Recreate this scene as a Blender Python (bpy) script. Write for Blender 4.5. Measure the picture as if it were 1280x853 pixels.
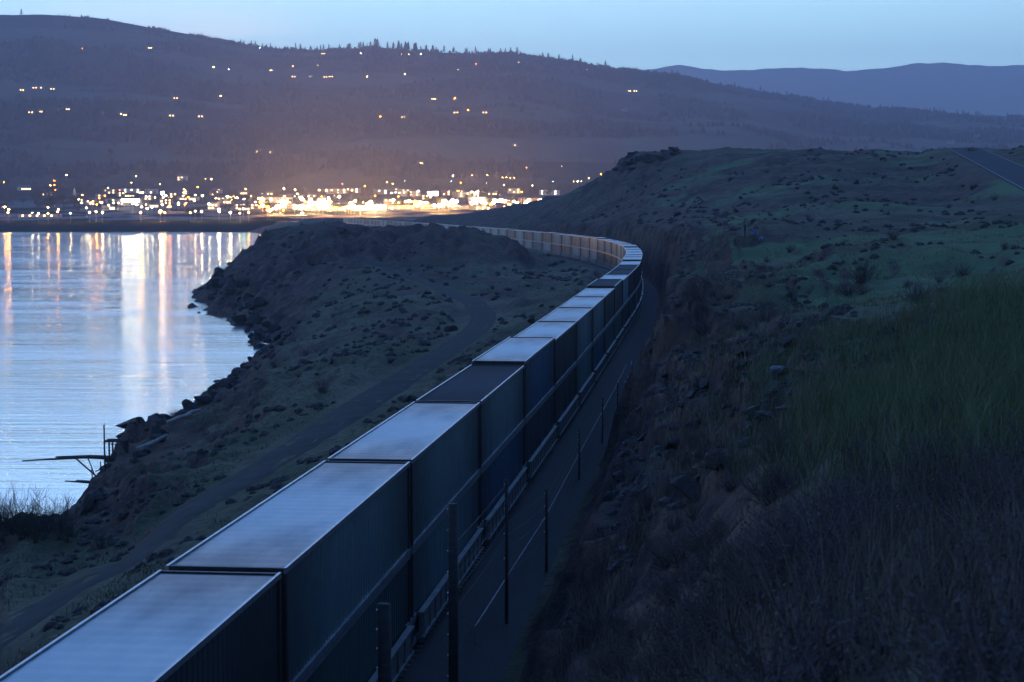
import bpy, math, random
import numpy as np
from mathutils import Vector, Matrix
S = bpy.context.scene
for o in list(bpy.data.objects): bpy.data.objects.remove(o)
R = math.radians
rnd = random.Random(11)
# ------------------------------------------------------------------ camera
F, CX, CY, HZ, CAMZ = 2300.0, 640.0, 426.5, 257.0, 24.0
cd = bpy.data.cameras.new('camera'); cam = bpy.data.objects.new('camera', cd); S.collection.objects.link(cam)
cd.sensor_width = 36.0; cd.lens = 36.0*F/1280.0
PITCH = math.atan((CY-HZ)/F)
cam.location = (0, 0, CAMZ); cam.rotation_euler = (R(90)-PITCH, 0, 0)
cd.clip_start = 0.2; cd.clip_end = 60000
cd.dof.use_dof = True; cd.dof.focus_distance = 110; cd.dof.aperture_fstop = 5.0
S.camera = cam
# ------------------------------------------------------------------ world: dusk sky, brightest low in front on the left
W = bpy.data.worlds.new('World'); S.world = W; W.use_nodes = True
def N(nt, t, **kw):
    n = nt.nodes.new(t)
    for k, v in kw.items():
        if k in n.inputs: n.inputs[k].default_value = v
        else: setattr(n, k, v)
    return n
def ramp(nt, fac, pts, interp='LINEAR'):
    n = nt.nodes.new('ShaderNodeValToRGB'); r = n.color_ramp; r.interpolation = interp
    while len(r.elements) < len(pts): r.elements.new(.5)
    for e, (p, c) in zip(r.elements, pts):
        e.position = p; e.color = (*c, 1) if len(c) == 3 else c
    nt.links.new(fac, n.inputs[0]); return n.outputs[0]
def math_n(nt, op, a, b=None, clamp=False):
    n = nt.nodes.new('ShaderNodeMath'); n.operation = op; n.use_clamp = clamp
    for i, v in enumerate((a, b)):
        if v is None: continue
        if isinstance(v, (int, float)): n.inputs[i].default_value = v
        else: nt.links.new(v, n.inputs[i])
    return n.outputs[0]
def mix_n(nt, fac, a, b, mode='MIX'):
    n = nt.nodes.new('ShaderNodeMix'); n.data_type = 'RGBA'; n.blend_type = mode
    for i, v in ((0, fac), (6, a), (7, b)):
        if isinstance(v, (int, float)): n.inputs[i].default_value = v
        elif isinstance(v, tuple): n.inputs[i].default_value = (*v, 1) if len(v) == 3 else v
        else: nt.links.new(v, n.inputs[i])
    return n.outputs[2]
nt = W.node_tree; nt.nodes.clear()
tc = N(nt, 'ShaderNodeTexCoord'); nrm = N(nt, 'ShaderNodeVectorMath', operation='NORMALIZE'); nt.links.new(tc.outputs['Generated'], nrm.inputs[0])
sep = N(nt, 'ShaderNodeSeparateXYZ'); nt.links.new(nrm.outputs[0], sep.inputs[0])
zc = math_n(nt, 'MAXIMUM', sep.outputs[2], 0.0)
skyc = ramp(nt, zc, [(0, (.72,1.22,1.45)), (.05, (.78,1.30,1.5)), (.11, (.74,1.28,1.52)), (.3, (.36,.88,1.95)), (.6, (.22,.60,1.75)), (1, (.18,.52,1.65))])
dot = N(nt, 'ShaderNodeVectorMath', operation='DOT_PRODUCT'); nt.links.new(nrm.outputs[0], dot.inputs[0])
az = R(-13); dot.inputs[1].default_value = (math.sin(az), math.cos(az), 0.0)
azf = ramp(nt, math_n(nt, 'MULTIPLY_ADD', dot.outputs['Value'], .5), [(0, (.30,)*3), (.5, (.42,)*3), (.85, (.85,)*3), (.95, (1.5,)*3), (1, (1.75,)*3)])
nt.nodes[-2].inputs[2].default_value = .5 if nt.nodes[-2].bl_idname == 'ShaderNodeMath' else 0
for n in nt.nodes:
    if n.bl_idname == 'ShaderNodeMath' and n.operation == 'MULTIPLY_ADD': n.inputs[2].default_value = .5
sky2 = mix_n(nt, 1.0, skyc, azf, 'MULTIPLY')
mp = N(nt, 'ShaderNodeMapping'); mp.inputs['Scale'].default_value = (5, 5, 60); nt.links.new(nrm.outputs[0], mp.inputs[0])
cn = N(nt, 'ShaderNodeTexNoise', Scale=1.0, Detail=5.0, Roughness=.5); nt.links.new(mp.outputs[0], cn.inputs['Vector'])
cm = ramp(nt, cn.outputs[0], [(.36, (0,)*3), (.55, (1,)*3)])
dl = N(nt, 'ShaderNodeVectorMath', operation='DOT_PRODUCT'); nt.links.new(nrm.outputs[0], dl.inputs[0])
cv = Vector((-640/F*.93, 1, .104)).normalized(); dl.inputs[1].default_value = cv
cl = ramp(nt, dl.outputs['Value'], [(.988, (0,)*3), (.9985, (1,)*3)])
ce = ramp(nt, zc, [(.092, (1,)*3), (.112, (0,)*3)])
cfac = math_n(nt, 'MULTIPLY', math_n(nt, 'MULTIPLY', cl, ce), math_n(nt, 'MULTIPLY_ADD', cm, .7)); 
for n in nt.nodes:
    if n.bl_idname == 'ShaderNodeMath' and n.operation == 'MULTIPLY_ADD' and abs(n.inputs[1].default_value-.7) < 1e-5: n.inputs[2].default_value = .3
sky3 = mix_n(nt, cfac, sky2, (2.3, 2.5, 2.6))
bg = N(nt, 'ShaderNodeBackground', Strength=1.0); nt.links.new(sky3, bg.inputs[0])
wo = N(nt, 'ShaderNodeOutputWorld'); nt.links.new(bg.outputs[0], wo.inputs[0])
# the sun is below the horizon: only a faint, very wide afterglow from its side
sl = bpy.data.lights.new('afterglow_sun', 'SUN'); sl.energy = .12; sl.angle = R(40); sl.color = (1, .50, .52)
so = bpy.data.objects.new('afterglow_sun', sl); S.collection.objects.link(so)
so.rotation_euler = Vector((-math.sin(az), -math.cos(az), -.12)).to_track_quat('-Z', 'Y').to_euler()
S.view_settings.view_transform = 'Standard'; S.view_settings.look = 'None'; S.view_settings.gamma = 1; S.view_settings.exposure = 0
S.cycles.volume_bounces = 0; S.cycles.max_bounces = 5; S.cycles.diffuse_bounces = 2; S.cycles.glossy_bounces = 3
S.cycles.sample_clamp_indirect = 3; S.cycles.sample_clamp_direct = 0
S.cycles.use_denoising = True
S.cycles.use_light_tree = True

# ------------------------------------------------------------------ pixel <-> world
def ray(x, y):
    a = (x-CX)/F; b = -(y-CY)/F
    c, s = math.cos(PITCH), math.sin(PITCH)
    return a/(c+b*s), (b*c-s)/(c+b*s)          # dX/dY, dZ/dY
def P(x, y, D): a, b = ray(x, y); return (a*D, D, CAMZ+b*D)
def Pz(x, y, z): a, b = ray(x, y); return P(x, y, (z-CAMZ)/b)
def inview(X, Y, Z):
    c_, s_ = math.cos(PITCH), math.sin(PITCH); dz = Z-CAMZ; dep = Y*c_-dz*s_; up = Y*s_+dz*c_
    return CX+X/dep*F, CY-up/dep*F
# ------------------------------------------------------------------ noise
def _hash(ix, iy, s):
    h = (ix.astype(np.int64)*374761393 + iy.astype(np.int64)*668265263 + s*1442695041) & 0x7fffffff
    h = ((h ^ (h >> 13))*1274126177) & 0x7fffffff
    return ((h ^ (h >> 16)) & 0xffff)/65535.0
def vnoise(x, y, s=0):
    x = np.asarray(x, float); y = np.asarray(y, float)
    ix = np.floor(x); iy = np.floor(y); fx = x-ix; fy = y-iy
    fx = fx*fx*(3-2*fx); fy = fy*fy*(3-2*fy)
    a = _hash(ix, iy, s); b = _hash(ix+1, iy, s); c = _hash(ix, iy+1, s); d = _hash(ix+1, iy+1, s)
    return (a*(1-fx)+b*fx)*(1-fy)+(c*(1-fx)+d*fx)*fy
def fbm(x, y, o=5, s=0, ridged=False):
    t = 0; a = 1; n = 0
    for k in range(o):
        v = vnoise(x*2**k+17.3*k, y*2**k-9.1*k, s+k)*2-1
        if ridged: v = 1-2*abs(v)
        t = t+a*v; n += a; a *= .5
    return t/n
def sstep(x, a, b):
    t = np.clip((x-a)/(b-a), 0, 1); return t*t*(3-2*t)
# ------------------------------------------------------------------ railway line (centre of the track), from roof positions in the picture
ZR = 10.45
pts = [(-9.2,8),(-6.97,29.6),(-4.79,50.3),(-3.45,62.5),(-1.99,76.3),(-.32,90.8),(1.03,102.7),(2.6,117.3),(3.95,129.7),(9.4,181.6),
       (15.6,241),(20.6,308),(22.6,360),(21.9,400),(19.6,440),(15.2,480),(8.2,530),(-1.2,590),(-14,665),(-32,765),(-62,920),(-97,1100),(-150,1370),(-185,1560),(-230,1800)]
pa = np.array(pts)
def resample(p, n):
    d = np.r_[0, np.cumsum(np.hypot(*np.diff(p, axis=0).T))]; t = np.linspace(0, d[-1], n)
    return np.c_[np.interp(t, d, p[:,0]), np.interp(t, d, p[:,1])], t
PATH, PS = resample(pa, 1800)
k = np.hanning(61); k /= k.sum()
for _ in range(2):
    q = np.pad(PATH, ((30,30),(0,0)), mode='reflect', reflect_type='odd')
    PATH = np.c_[np.convolve(q[:,0], k, 'valid'), np.convolve(q[:,1], k, 'valid')]
PATH, PS = resample(PATH, 1800)
def path_at(s):
    x = np.interp(s, PS, PATH[:,0]); y = np.interp(s, PS, PATH[:,1])
    x2 = np.interp(s+1, PS, PATH[:,0]); y2 = np.interp(s+1, PS, PATH[:,1])
    d = np.array([x2-x, y2-y]); d /= np.hypot(*d); return np.array([x, y]), d
TN = np.gradient(PATH, axis=0); TN /= np.hypot(TN[:,0], TN[:,1])[:,None]
SUB = slice(None, None, 4)
def track_off(X, Y):                              # signed distance from the track, right is positive
    X = np.ravel(X); Y = np.ravel(Y); out = np.empty(len(X))
    p = PATH[SUB]; t = TN[SUB]
    for i in range(0, len(X), 20000):
        dx = X[i:i+20000,None]-p[None,:,0]; dy = Y[i:i+20000,None]-p[None,:,1]
        j = np.argmin(dx*dx+dy*dy, axis=1); r = np.arange(len(j))
        cr = dx[r,j]*t[j,1]-dy[r,j]*t[j,0]
        far = np.hypot(dx[r,j], dy[r,j]); out[i:i+20000] = np.where(far > 12, np.sign(cr)*far, cr)
    return out
# ------------------------------------------------------------------ near terrain: control points read off the picture (x, y, distance)
CP = []
def c(x, y, D): CP.append(P(x, y, D))
def cz(x, y, z): CP.append(Pz(x, y, z))
def cw(X, Y, Z): CP.append((X, Y, Z))
# river bank on the left: foot of the bank and the bed beyond it
for x, y, z in ((102,640,.3),(118,612,.6),(148,590,1.0),(182,560,1.0),(205,543,1.2),(250,512,1.2),(290,480,1.0),(345,440,.4),(320,425,.3),(298,398,.3),(262,372,.2),(255,365,.2)): cz(x, y, z)
for x, y in ((60,655),(90,600),(140,560),(190,520),(240,490),(300,440),(330,425),(270,400),(240,372),(228,362),(215,380)):
    a = Pz(x, y, 0); cw(a[0], a[1], -2.5)
for X, Y in ((-60,60),(-50,90),(-60,140),(-90,250),(-130,400),(-200,600),(-260,900),(-420,1500),(-150,700),(-45,20),(-300,300),(-110,700),(-190,950),(-250,1100),(-300,1300),(-340,1500),(-165,850)): cw(X, Y, -4)
cw(-31,70,.5); cw(-30,100,1.2); cw(-33,120,2.5); cw(-28,40,3); cw(-24,20,4)
c(160,573,151); c(205,545,160); c(165,640,120); c(60,662,118); c(10,668,108); c(100,668,118); c(0,720,88)
cz(150,700,7.0); cz(60,740,7.2); cz(210,640,7.2); cz(300,560,7.6); cz(350,500,7.6); cz(300,520,5.2); cz(250,560,5.2); cz(370,447,6.6); cz(340,460,4.5)
cz(450,428,8.2); cz(420,445,8.0); cz(0,790,8.6); cz(110,720,8.8); cz(230,640,9); cz(430,520,9.3); cz(560,440,9.5); cz(605,400,9.7); cz(590,375,10); cz(540,355,10)
cz(500,400,9.0); cz(520,470,9.3); cz(400,500,8.8); cz(470,440,8.8)
cz(480,340,11); cz(430,328,11.4); c(400,332,410); c(320,315,500); c(332,292,520); c(360,287,520); c(372,330,440); c(385,395,300); c(420,400,290); c(360,360,390); c(340,380,380); c(440,380,300); c(450,350,350)
c(300,330,505); c(280,350,508)
cw(-94,700,-5); cw(-121,900,-5); cw(-162,1200,-5); cw(-205,1500,-5); cw(-82,620,-2)
for x, y, D in ((740,602,80),(722,642,74),(712,690,63),(700,740,56)): c(x, y, D)
# basalt outcrop between river and curve
for x, y, D in ((430,322,425),(500,335,400),(560,346,378),(622,342,372),(640,315,400)): c(x, y, D)
for x, y, D in ((385,293,480),(410,290,470),(440,294,455),(480,296,440),(520,299,430),(545,296,424),(575,297,418),(595,300,412),(615,310,402)): c(x, y, D)
for x, y, D in ((450,290,520),(520,294,500),(590,300,470),(400,290,560)): c(x, y+2, D)
cz(660,335,10.3); cz(700,352,9.9); cz(735,345,10.2); cz(640,385,10); cz(700,325,10.4); cz(590,310,10.2); cz(560,304,10.3); cz(640,312,10.3)
cz(660,365,10.1)
c(480,287,900); c(415,274,1250); c(395,274,1250); c(375,279,1250); cw(-75,1000,9); cw(-150,1300,9.5); cw(-200,1600,8); cw(-230,1650,1); cw(-110,1000,5); cw(-150,1250,8); cw(-20,1200,10); cw(-100,1650,9); cw(-40,800,9)
# the long green hill behind the curve and its rimrock
for x, y, D in ((540,270,980),(600,264,900),(640,258,840),(680,251,770),(740,230,680),(775,212,640),(800,193,610),(840,190,570),(900,189,540),(960,190,520),(1020,189,510),(1100,188,500),(1170,188,485),(1220,187,480),(1280,187,470),(1400,187,450)): c(x, y, D)
for x, y, D in ((620,276,720),(680,270,620),(720,266,560),(760,262,520),(800,250,500),(860,240,470),(900,262,395),(850,270,388),(820,268,410),(790,276,440),(760,280,480),(720,280,520),(880,268,380)): c(x, y, D)
for x, y, D in ((800,222,560),(860,215,510),(940,225,450),(1000,228,420),(1080,228,400),(1150,232,390),(1000,250,340),(1100,255,320),(1200,262,290),(960,270,300),(1050,272,270),(1150,275,250),(1250,272,240),(1400,270,240)): c(x, y, D)
for x, D in ((640,1150),(760,1100),(900,1000),(1100,900),(1300,900),(700,1500),(1000,1500)): c(x, 280, D)
# road on the crest
c(1280,241,300); c(1230,215,380); c(1190,194,460)
# cliff-top ledge where the people are, gullies in front
for x, y, D in ((935,300,206),(905,300,220),(960,298,205),(1000,300,200),(1100,300,190),(1200,300,180),(890,290,240),(880,280,300)): c(x, y, D)
for x, y, D in ((925,322,170),(900,345,160),(950,342,150),(1000,338,140),(1040,318,140),(1100,318,138),(1180,322,132),(1260,325,128),(1400,325,125)): c(x, y, D)
for x, y, D in ((905,378,112),(950,368,115),(1010,360,115),(1080,355,118),(1150,352,110),(1220,347,100),(870,400,118),(860,420,110)): c(x, y, D)
for x, y, D in ((890,420,92),(940,405,90),(1000,388,88),(1070,378,84),(1150,366,80),(840,455,100),(815,480,100)): c(x, y, D)
for x, y, D in ((960,470,62),(935,500,62),(900,520,68),(860,560,62),(800,560,80),(770,585,82),(730,620,84)): c(x, y, D)
for x, y, D in ((932,306,199),(960,304,198),(1000,303,197),(925,340,187),(960,338,185),(1000,332,183),(890,347,190),(1100,343,134),(1180,346,127),(1250,347,123),(1040,345,136),(1000,392,104),(1060,380,108),(1140,371,103),(1220,362,94)): c(x, y, D)
# green crest nearer by and the slope below the camera
for x, y, D in ((1000,446,58),(1050,424,58),(1100,412,56),(1150,402,54),(1200,385,52),(1280,368,50),(1400,350,48)): c(x, y+8, D)
for x, y, D in ((1000,520,40),(1080,500,38),(1160,490,36),(1260,480,34),(960,560,40),(1400,470,34)): c(x, y+6, D)
for x, y, D in ((880,620,42),(830,640,48),(780,680,52),(740,740,52),(700,790,48),(650,850,45),(820,760,36),(760,850,33)): c(x, y+4, D)
for x, y, D in ((1000,640,24),(1100,620,22),(1220,610,20),(900,720,26),(850,850,22),(1000,740,15),(1150,740,13),(950,850,13),(1100,850,9),(1280,850,8)): c(x, y+14, D)
cw(0,2,22.2); cw(3,0,22.3); cw(8,3,22.2); cw(-1.5,3,21.2); cw(0,-8,22.4); cw(10,-8,22.6); cw(-3,8,17); cw(-4,0,16); cw(14,12,21.6)
CPA = np.array(CP)
def uv(X, Y): Yc = np.maximum(Y+12, 3.0); return np.c_[np.ravel(X/Yc)*7, np.ravel(np.log(Yc))]
_u = uv(CPA[:,0], CPA[:,1])
def kern(a, b):
    d = np.sqrt(((a[:,None,:]-b[None,:,:])**2).sum(2)+.0006); return d
_K = kern(_u, _u)+np.eye(len(_u))*-.004; _A = np.block([[_K, np.ones((len(_u),1))],[np.ones((1,len(_u))), np.zeros((1,1))]])
_w = np.linalg.solve(_A, np.r_[CPA[:,2], 0])
def base_h(X, Y):
    X = np.ravel(X); Y = np.ravel(Y); o = np.empty(len(X))
    for i in range(0, len(X), 20000): o[i:i+20000] = kern(uv(X[i:i+20000], Y[i:i+20000]), _u) @ _w[:-1]+_w[-1]
    return o
# lane on the bench and highway on the crest
lane_pts = np.array([Pz(-60,830,8.6)[:2], Pz(0,790,8.7)[:2], Pz(110,716,8.9)[:2], Pz(230,640,9)[:2], Pz(330,580,9.2)[:2], Pz(430,520,9.3)[:2], Pz(510,468,9.4)[:2], Pz(565,435,9.5)[:2], Pz(598,412,9.6)[:2], Pz(606,395,9.8)[:2], Pz(592,377,10)[:2], Pz(560,362,10)[:2], Pz(530,352,10)[:2], Pz(502,342,10.6)[:2], Pz(470,334,11)[:2], Pz(440,328,11.3)[:2]])
LANE, _ = resample(lane_pts, 260)
kk = np.hanning(21); kk /= kk.sum()
q = np.pad(LANE, ((10,10),(0,0)), mode='reflect', reflect_type='odd'); LANE = np.c_[np.convolve(q[:,0], kk, 'valid'), np.convolve(q[:,1], kk, 'valid')]
HW0, HW1 = np.array([79., 250.]), np.array([119., 490.]); HWL = np.hypot(*(HW1-HW0)); HWD = (HW1-HW0)/HWL
def hw_z(s): return np.interp(s, [0, 50, HWL-8, HWL+60], [22.6, 26.6, 39.0, 39.0])
def near_dist(X, Y, p):
    X = np.ravel(X); Y = np.ravel(Y); o = np.empty(len(X))
    for i in range(0, len(X), 20000): o[i:i+20000] = np.sqrt(((X[i:i+20000,None]-p[None,:,0])**2+(Y[i:i+20000,None]-p[None,:,1])**2).min(1))
    return o
def H(X, Y, rough=True):
    X = np.ravel(np.asarray(X, float)); Y = np.ravel(np.asarray(Y, float))
    off = track_off(X, Y); b = base_h(X, Y)
    warp = fbm(X/9, Y/9, 3, 5)
    ld = near_dist(X, Y, LANE)
    hx = X-HW0[0]; hy = Y-HW0[1]; hs = hx*HWD[0]+hy*HWD[1]; ho = hx*HWD[1]-hy*HWD[0]
    calm = sstep(ld, 2.2, 5)*sstep(abs(ho), 5, 12)
    if rough:
        e = 1.5; g = np.hypot(base_h(X+e, Y)-b, base_h(X, Y+e)-b)/e
        steep = sstep(g, .25, .8)
        dist = np.hypot(X, Y)
        amp = np.clip(dist/120, .25, 1.6)
        n1 = fbm(X/14, Y/14, 5, 1)*.9*amp
        lm = np.exp(-((X/np.maximum(Y,1))-.1)**2*0)
        n2 = fbm(X/5.5, Y/5.5, 5, 2, True)*(.5+1.5*steep)*np.clip(dist/90, .35, 1.6)*(.25+.75*sstep(fbm(X/22, Y/22, 3, 9), -.15, .25)+.6*steep)
        ter = np.round((b+n1*2)/2.6)*2.6               # lava-flow steps on the high ground
        oc = np.exp(-(((X+30)/48)**2+((Y-428)/48)**2)**2); pr = np.exp(-(((X+60)/38)**2+((Y-430)/95)**2)**2)
        b = b+(oc*3.4*(fbm(X/9, Y/11, 5, 71, True)-.15)+pr*1.6*fbm(X/9, Y/11, 5, 71, True))*calm
        tm = sstep(b, 19, 26)*sstep(dist, 200, 330)*.22
        b = b+(n1+n2*.8)*calm*sstep(dist, 4, 14)+(off < -6)*fbm(X/3.4, Y/3.8, 4, 171, True)*.55*calm
        b = b*(1-tm)+(ter+n2*.4)*tm*calm+b*tm*(1-calm)
    # rock cut beside the line
    if rough:
        lm_ = sstep(Y, 36, 46)*sstep(off, 4.5, 6)*(1-sstep(off, 14, 24))*(1-sstep(Y, 240, 330))
        jag = fbm(X/3.1, Y/3.1, 4, 101)*1.3
        led = np.floor((b+jag)/1.5)*1.5+sstep(((b+jag)/1.5) % 1.0, .55, 1.0)*1.5-jag*.5
        b = b*(1-lm_*.8)+led*lm_*.8
    wr = 1.4+2.2*(.5+.5*warp)+(fbm(X/2.2, Y/2.2, 4, 21, True)*1.3 if rough else 0)
    s_r = sstep(off, 3.9, 3.9+np.maximum(wr, 1.0)); s_l = sstep(-off, 3.4, 8.5)
    m = np.where(off > 0, s_r, s_l)
    z = (ZR-.75)*(1-m)+b*m
    hm = 1-sstep(abs(ho), 5.0, 11); hm = hm*sstep(hs, -30, 0)*(1-sstep(hs, HWL+5, HWL+40))
    z = z*(1-hm)+(hw_z(hs)-.08)*hm
    if Y.max() > 0:
        z = np.where((Y > 1450), z, z)
    return z
# ------------------------------------------------------------------ materials
def new_mat(name):
    m = bpy.data.materials.new(name); m.use_nodes = True; nt = m.node_tree
    b = nt.nodes['Principled BSDF']; return m, nt, b
def coords(nt, kind='Object', scale=(1,1,1)):
    t = N(nt, 'ShaderNodeTexCoord'); mp = N(nt, 'ShaderNodeMapping'); mp.inputs['Scale'].default_value = scale
    nt.links.new(t.outputs[kind], mp.inputs[0]); return mp.outputs[0]
def noise(nt, vec, sc, det=5, ro=.55, dist=0):
    n = N(nt, 'ShaderNodeTexNoise', Scale=float(sc), Detail=float(det), Roughness=float(ro), Distortion=float(dist)); nt.links.new(vec, n.inputs['Vector']); return n.outputs[0]
def bump(nt, b, h, strength=.3, dist=.05):
    n = N(nt, 'ShaderNodeBump', Strength=strength, Distance=dist); nt.links.new(h, n.inputs['Height']); nt.links.new(n.outputs[0], b.inputs['Normal'])
def simple(name, c1, c2=None, sc=4., rough=.8, metal=0., bmp=0., scale=(1,1,1), lo=.35, hi=.65, spec=.5):
    m, nt, b = new_mat(name); v = coords(nt, 'Object', scale); n = noise(nt, v, sc)
    nt.links.new(ramp(nt, n, [(lo, c1), (hi, c2 or tuple(x*.7 for x in c1))]), b.inputs['Base Color'])
    b.inputs['Roughness'].default_value = rough; b.inputs['Metallic'].default_value = metal; b.inputs['Specular IOR Level'].default_value = spec
    if bmp: bump(nt, b, n, bmp)
    return m
def glow(name, col, st):
    m, nt, b = new_mat(name); b.inputs['Base Color'].default_value = (*[min(1, x) for x in col], 1)
    b.inputs['Emission Color'].default_value = (*col, 1); b.inputs['Emission Strength'].default_value = st; return m
M = {}
# near ground: grass, dry grass, bare soil and basalt by slope
def ground_mat(name, grass, dry, soil, rock, gs):
    m, nt, b = new_mat(name); v = coords(nt)
    n1 = noise(nt, v, .045*gs, 6, .6, .4); n2 = noise(nt, v, .35*gs, 6, .65); n3 = noise(nt, v, 2.2*gs, 6, .7)
    geo = N(nt, 'ShaderNodeNewGeometry'); sp = N(nt, 'ShaderNodeSeparateXYZ'); nt.links.new(geo.outputs['Normal'], sp.inputs[0])
    g = mix_n(nt, ramp(nt, n1, [(.42, (0,)*3), (.58, (1,)*3)]), grass, dry)
    g = mix_n(nt, ramp(nt, n2, [(.5, (0,)*3), (.68, (.85,)*3)]), g, soil)
    g = mix_n(nt, ramp(nt, n3, [(.35, (.75,)*3), (.62, (0,)*3)]), g, tuple(x*.45 for x in soil))
    rc = mix_n(nt, ramp(nt, n3, [(.4, (0,)*3), (.6, (1,)*3)]), rock, tuple(x*1.9 for x in rock))
    rc = mix_n(nt, ramp(nt, n2, [(.45, (0,)*3), (.6, (.7,)*3)]), rc, (.16,.088,.060))
    sl = math_n(nt, 'ADD', sp.outputs[2], math_n(nt, 'MULTIPLY', math_n(nt, 'SUBTRACT', n2, .5), .35))
    fa = N(nt, 'ShaderNodeAttribute', attribute_name='rock'); fg = N(nt, 'ShaderNodeAttribute', attribute_name='green')
    g = mix_n(nt, math_n(nt, 'MULTIPLY', fg.outputs['Fac'], .75), g, (.10,.155,.068))
    rm = math_n(nt, 'MAXIMUM', ramp(nt, sl, [(.84, (1,)*3), (.95, (0,)*3)]), math_n(nt, 'MULTIPLY', fa.outputs['Fac'], .95))
    nt.links.new(mix_n(nt, rm, g, rc), b.inputs['Base Color']); b.inputs['Roughness'].default_value = 1; b.inputs['Specular IOR Level'].default_value = .1
    bump(nt, b, math_n(nt, 'ADD', n3, math_n(nt, 'MULTIPLY', n2, 1.5)), .9, .35)
    return m
M['ground'] = ground_mat('ground', (.092,.102,.052), (.165,.15,.09), (.085,.066,.048), (.040,.028,.025), 1)
def hill_mat():
    m, nt, b = new_mat('hill'); v = coords(nt)
    n1 = noise(nt, coords(nt, 'Object', (.0011,.0004,.0050)), 1, 6, .55, .3); n2 = noise(nt, coords(nt, 'Object', (.010,.0015,.016)), 1, 6, .7); n3 = noise(nt, coords(nt, 'Object', (.045,.006,.06)), 1, 4, .7)
    c1 = ramp(nt, n1, [(.36, (.018,.026,.018)), (.46, (.04,.044,.03)), (.54, (.07,.066,.048)), (.60, (.045,.05,.03)), (.70, (.018,.026,.018))])
    c2 = mix_n(nt, ramp(nt, n2, [(.42, (.8,)*3), (.56, (0,)*3)]), c1, (.012,.018,.012))
    c3 = mix_n(nt, ramp(nt, n3, [(.4, (.6,)*3), (.55, (0,)*3)]), c2, (.015,.02,.013))
    fa = N(nt, 'ShaderNodeAttribute', attribute_name='field'); c3 = mix_n(nt, math_n(nt, 'MULTIPLY', fa.outputs['Fac'], .85), c3, mix_n(nt, ramp(nt, n2, [(.4, (0,)*3), (.6, (1,)*3)]), (.11,.105,.075), (.065,.07,.045)))
    spp = N(nt, 'ShaderNodeSeparateXYZ'); nt.links.new(v, spp.inputs[0])
    ty = math_n(nt, 'MULTIPLY', spp.outputs[1], .0002); tmask = ramp(nt, ty, [(.344, (0,)*3), (.352, (1,)*3), (.47, (.8,)*3), (.54, (0,)*3)])
    n4 = noise(nt, coords(nt, 'Object', (.02,.008,0)), 1, 3, .5); tm2 = math_n(nt, 'MULTIPLY', tmask, ramp(nt, n4, [(.46, (0,)*3), (.52, (1,)*3)]))
    c3 = mix_n(nt, tm2, c3, (.22,.20,.18))
    nt.links.new(c3, b.inputs['Base Color']); b.inputs['Roughness'].default_value = 1; b.inputs['Specular IOR Level'].default_value = 0
    return m
M['hill'] = hill_mat()
M['bank'] = simple('river_bank', (.04,.035,.03), (.02,.018,.016), .08, 1)
M['ballast'] = simple('ballast', (.024,.023,.022), (.008,.008,.008), 9, .95, 0, .6)
M['lane'] = simple('dirt_lane', (.040,.039,.038), (.022,.023,.02), .5, 1, 0, .3, spec=.1)
M['asphalt'] = simple('asphalt', (.045,.045,.05), (.032,.032,.037), .6, 1, spec=.1)
M['paint'] = simple('road_paint', (.16,.16,.16), (.09,.09,.09), 3)
def water_mat():
    m, nt, b = new_mat('river')
    b.inputs['Base Color'].default_value = (.62,.74,.74,1); b.inputs['Metallic'].default_value = .8; b.inputs['IOR'].default_value = 2.0; b.inputs['Specular IOR Level'].default_value = .8
    n1 = noise(nt, coords(nt, 'Object', (.012,.045,1)), 1, 6, .6, .6)
    n2 = noise(nt, coords(nt, 'Object', (.028,.40,1)), 1, 5, .6, .3)
    n3 = noise(nt, coords(nt, 'Object', (.12,1.6,1)), 1, 3, .6)
    nt.links.new(ramp(nt, n1, [(.35, (.09,)*3), (.65, (.19,)*3)]), b.inputs['Roughness'])
    h = math_n(nt, 'ADD', math_n(nt, 'MULTIPLY', n2, 1.2), math_n(nt, 'MULTIPLY', n3, .35))
    bump(nt, b, h, .16, .5)
    return m
M['water'] = water_mat()
def cont_mat(name, col, rough=.42, metal=.25):
    m, nt, b = new_mat(name); oi = N(nt, 'ShaderNodeObjectInfo')
    v = coords(nt, 'Object', (1,1,.25)); n = noise(nt, v, 1.1, 6, .6); n2 = noise(nt, coords(nt), 7, 4, .6)
    c = mix_n(nt, ramp(nt, n, [(.4, (0,)*3), (.7, (.7,)*3)]), col, tuple(x*.7 for x in col))
    c = mix_n(nt, ramp(nt, n2, [(.6, (0,)*3), (.72, (.5,)*3)]), c, (.05,.035,.025))
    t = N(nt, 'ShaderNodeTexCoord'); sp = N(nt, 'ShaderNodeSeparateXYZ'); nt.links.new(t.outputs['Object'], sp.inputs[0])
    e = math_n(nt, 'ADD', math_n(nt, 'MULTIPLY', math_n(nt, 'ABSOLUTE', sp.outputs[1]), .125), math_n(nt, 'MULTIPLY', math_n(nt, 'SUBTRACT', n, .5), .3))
    c = mix_n(nt, ramp(nt, e, [(.35, (0,)*3), (.95, (.75,)*3)]), c, (.03,.032,.036))  # shade near the gaps painted into the side colour, darker towards both ends
    nt.links.new(c, b.inputs['Base Color']); b.inputs['Metallic'].default_value = metal
    nt.links.new(ramp(nt, n, [(.3, (rough-.1,)*3), (.7, (rough+.2,)*3)]), b.inputs['Roughness'])
    return m
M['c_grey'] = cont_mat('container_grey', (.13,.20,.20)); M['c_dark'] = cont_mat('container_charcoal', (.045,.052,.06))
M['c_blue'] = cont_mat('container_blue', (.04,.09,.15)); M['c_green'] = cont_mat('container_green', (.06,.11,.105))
M['c_white'] = cont_mat('container_white', (.19,.26,.265)); M['c_red'] = cont_mat('container_rust_red', (.14,.085,.07))
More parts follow.
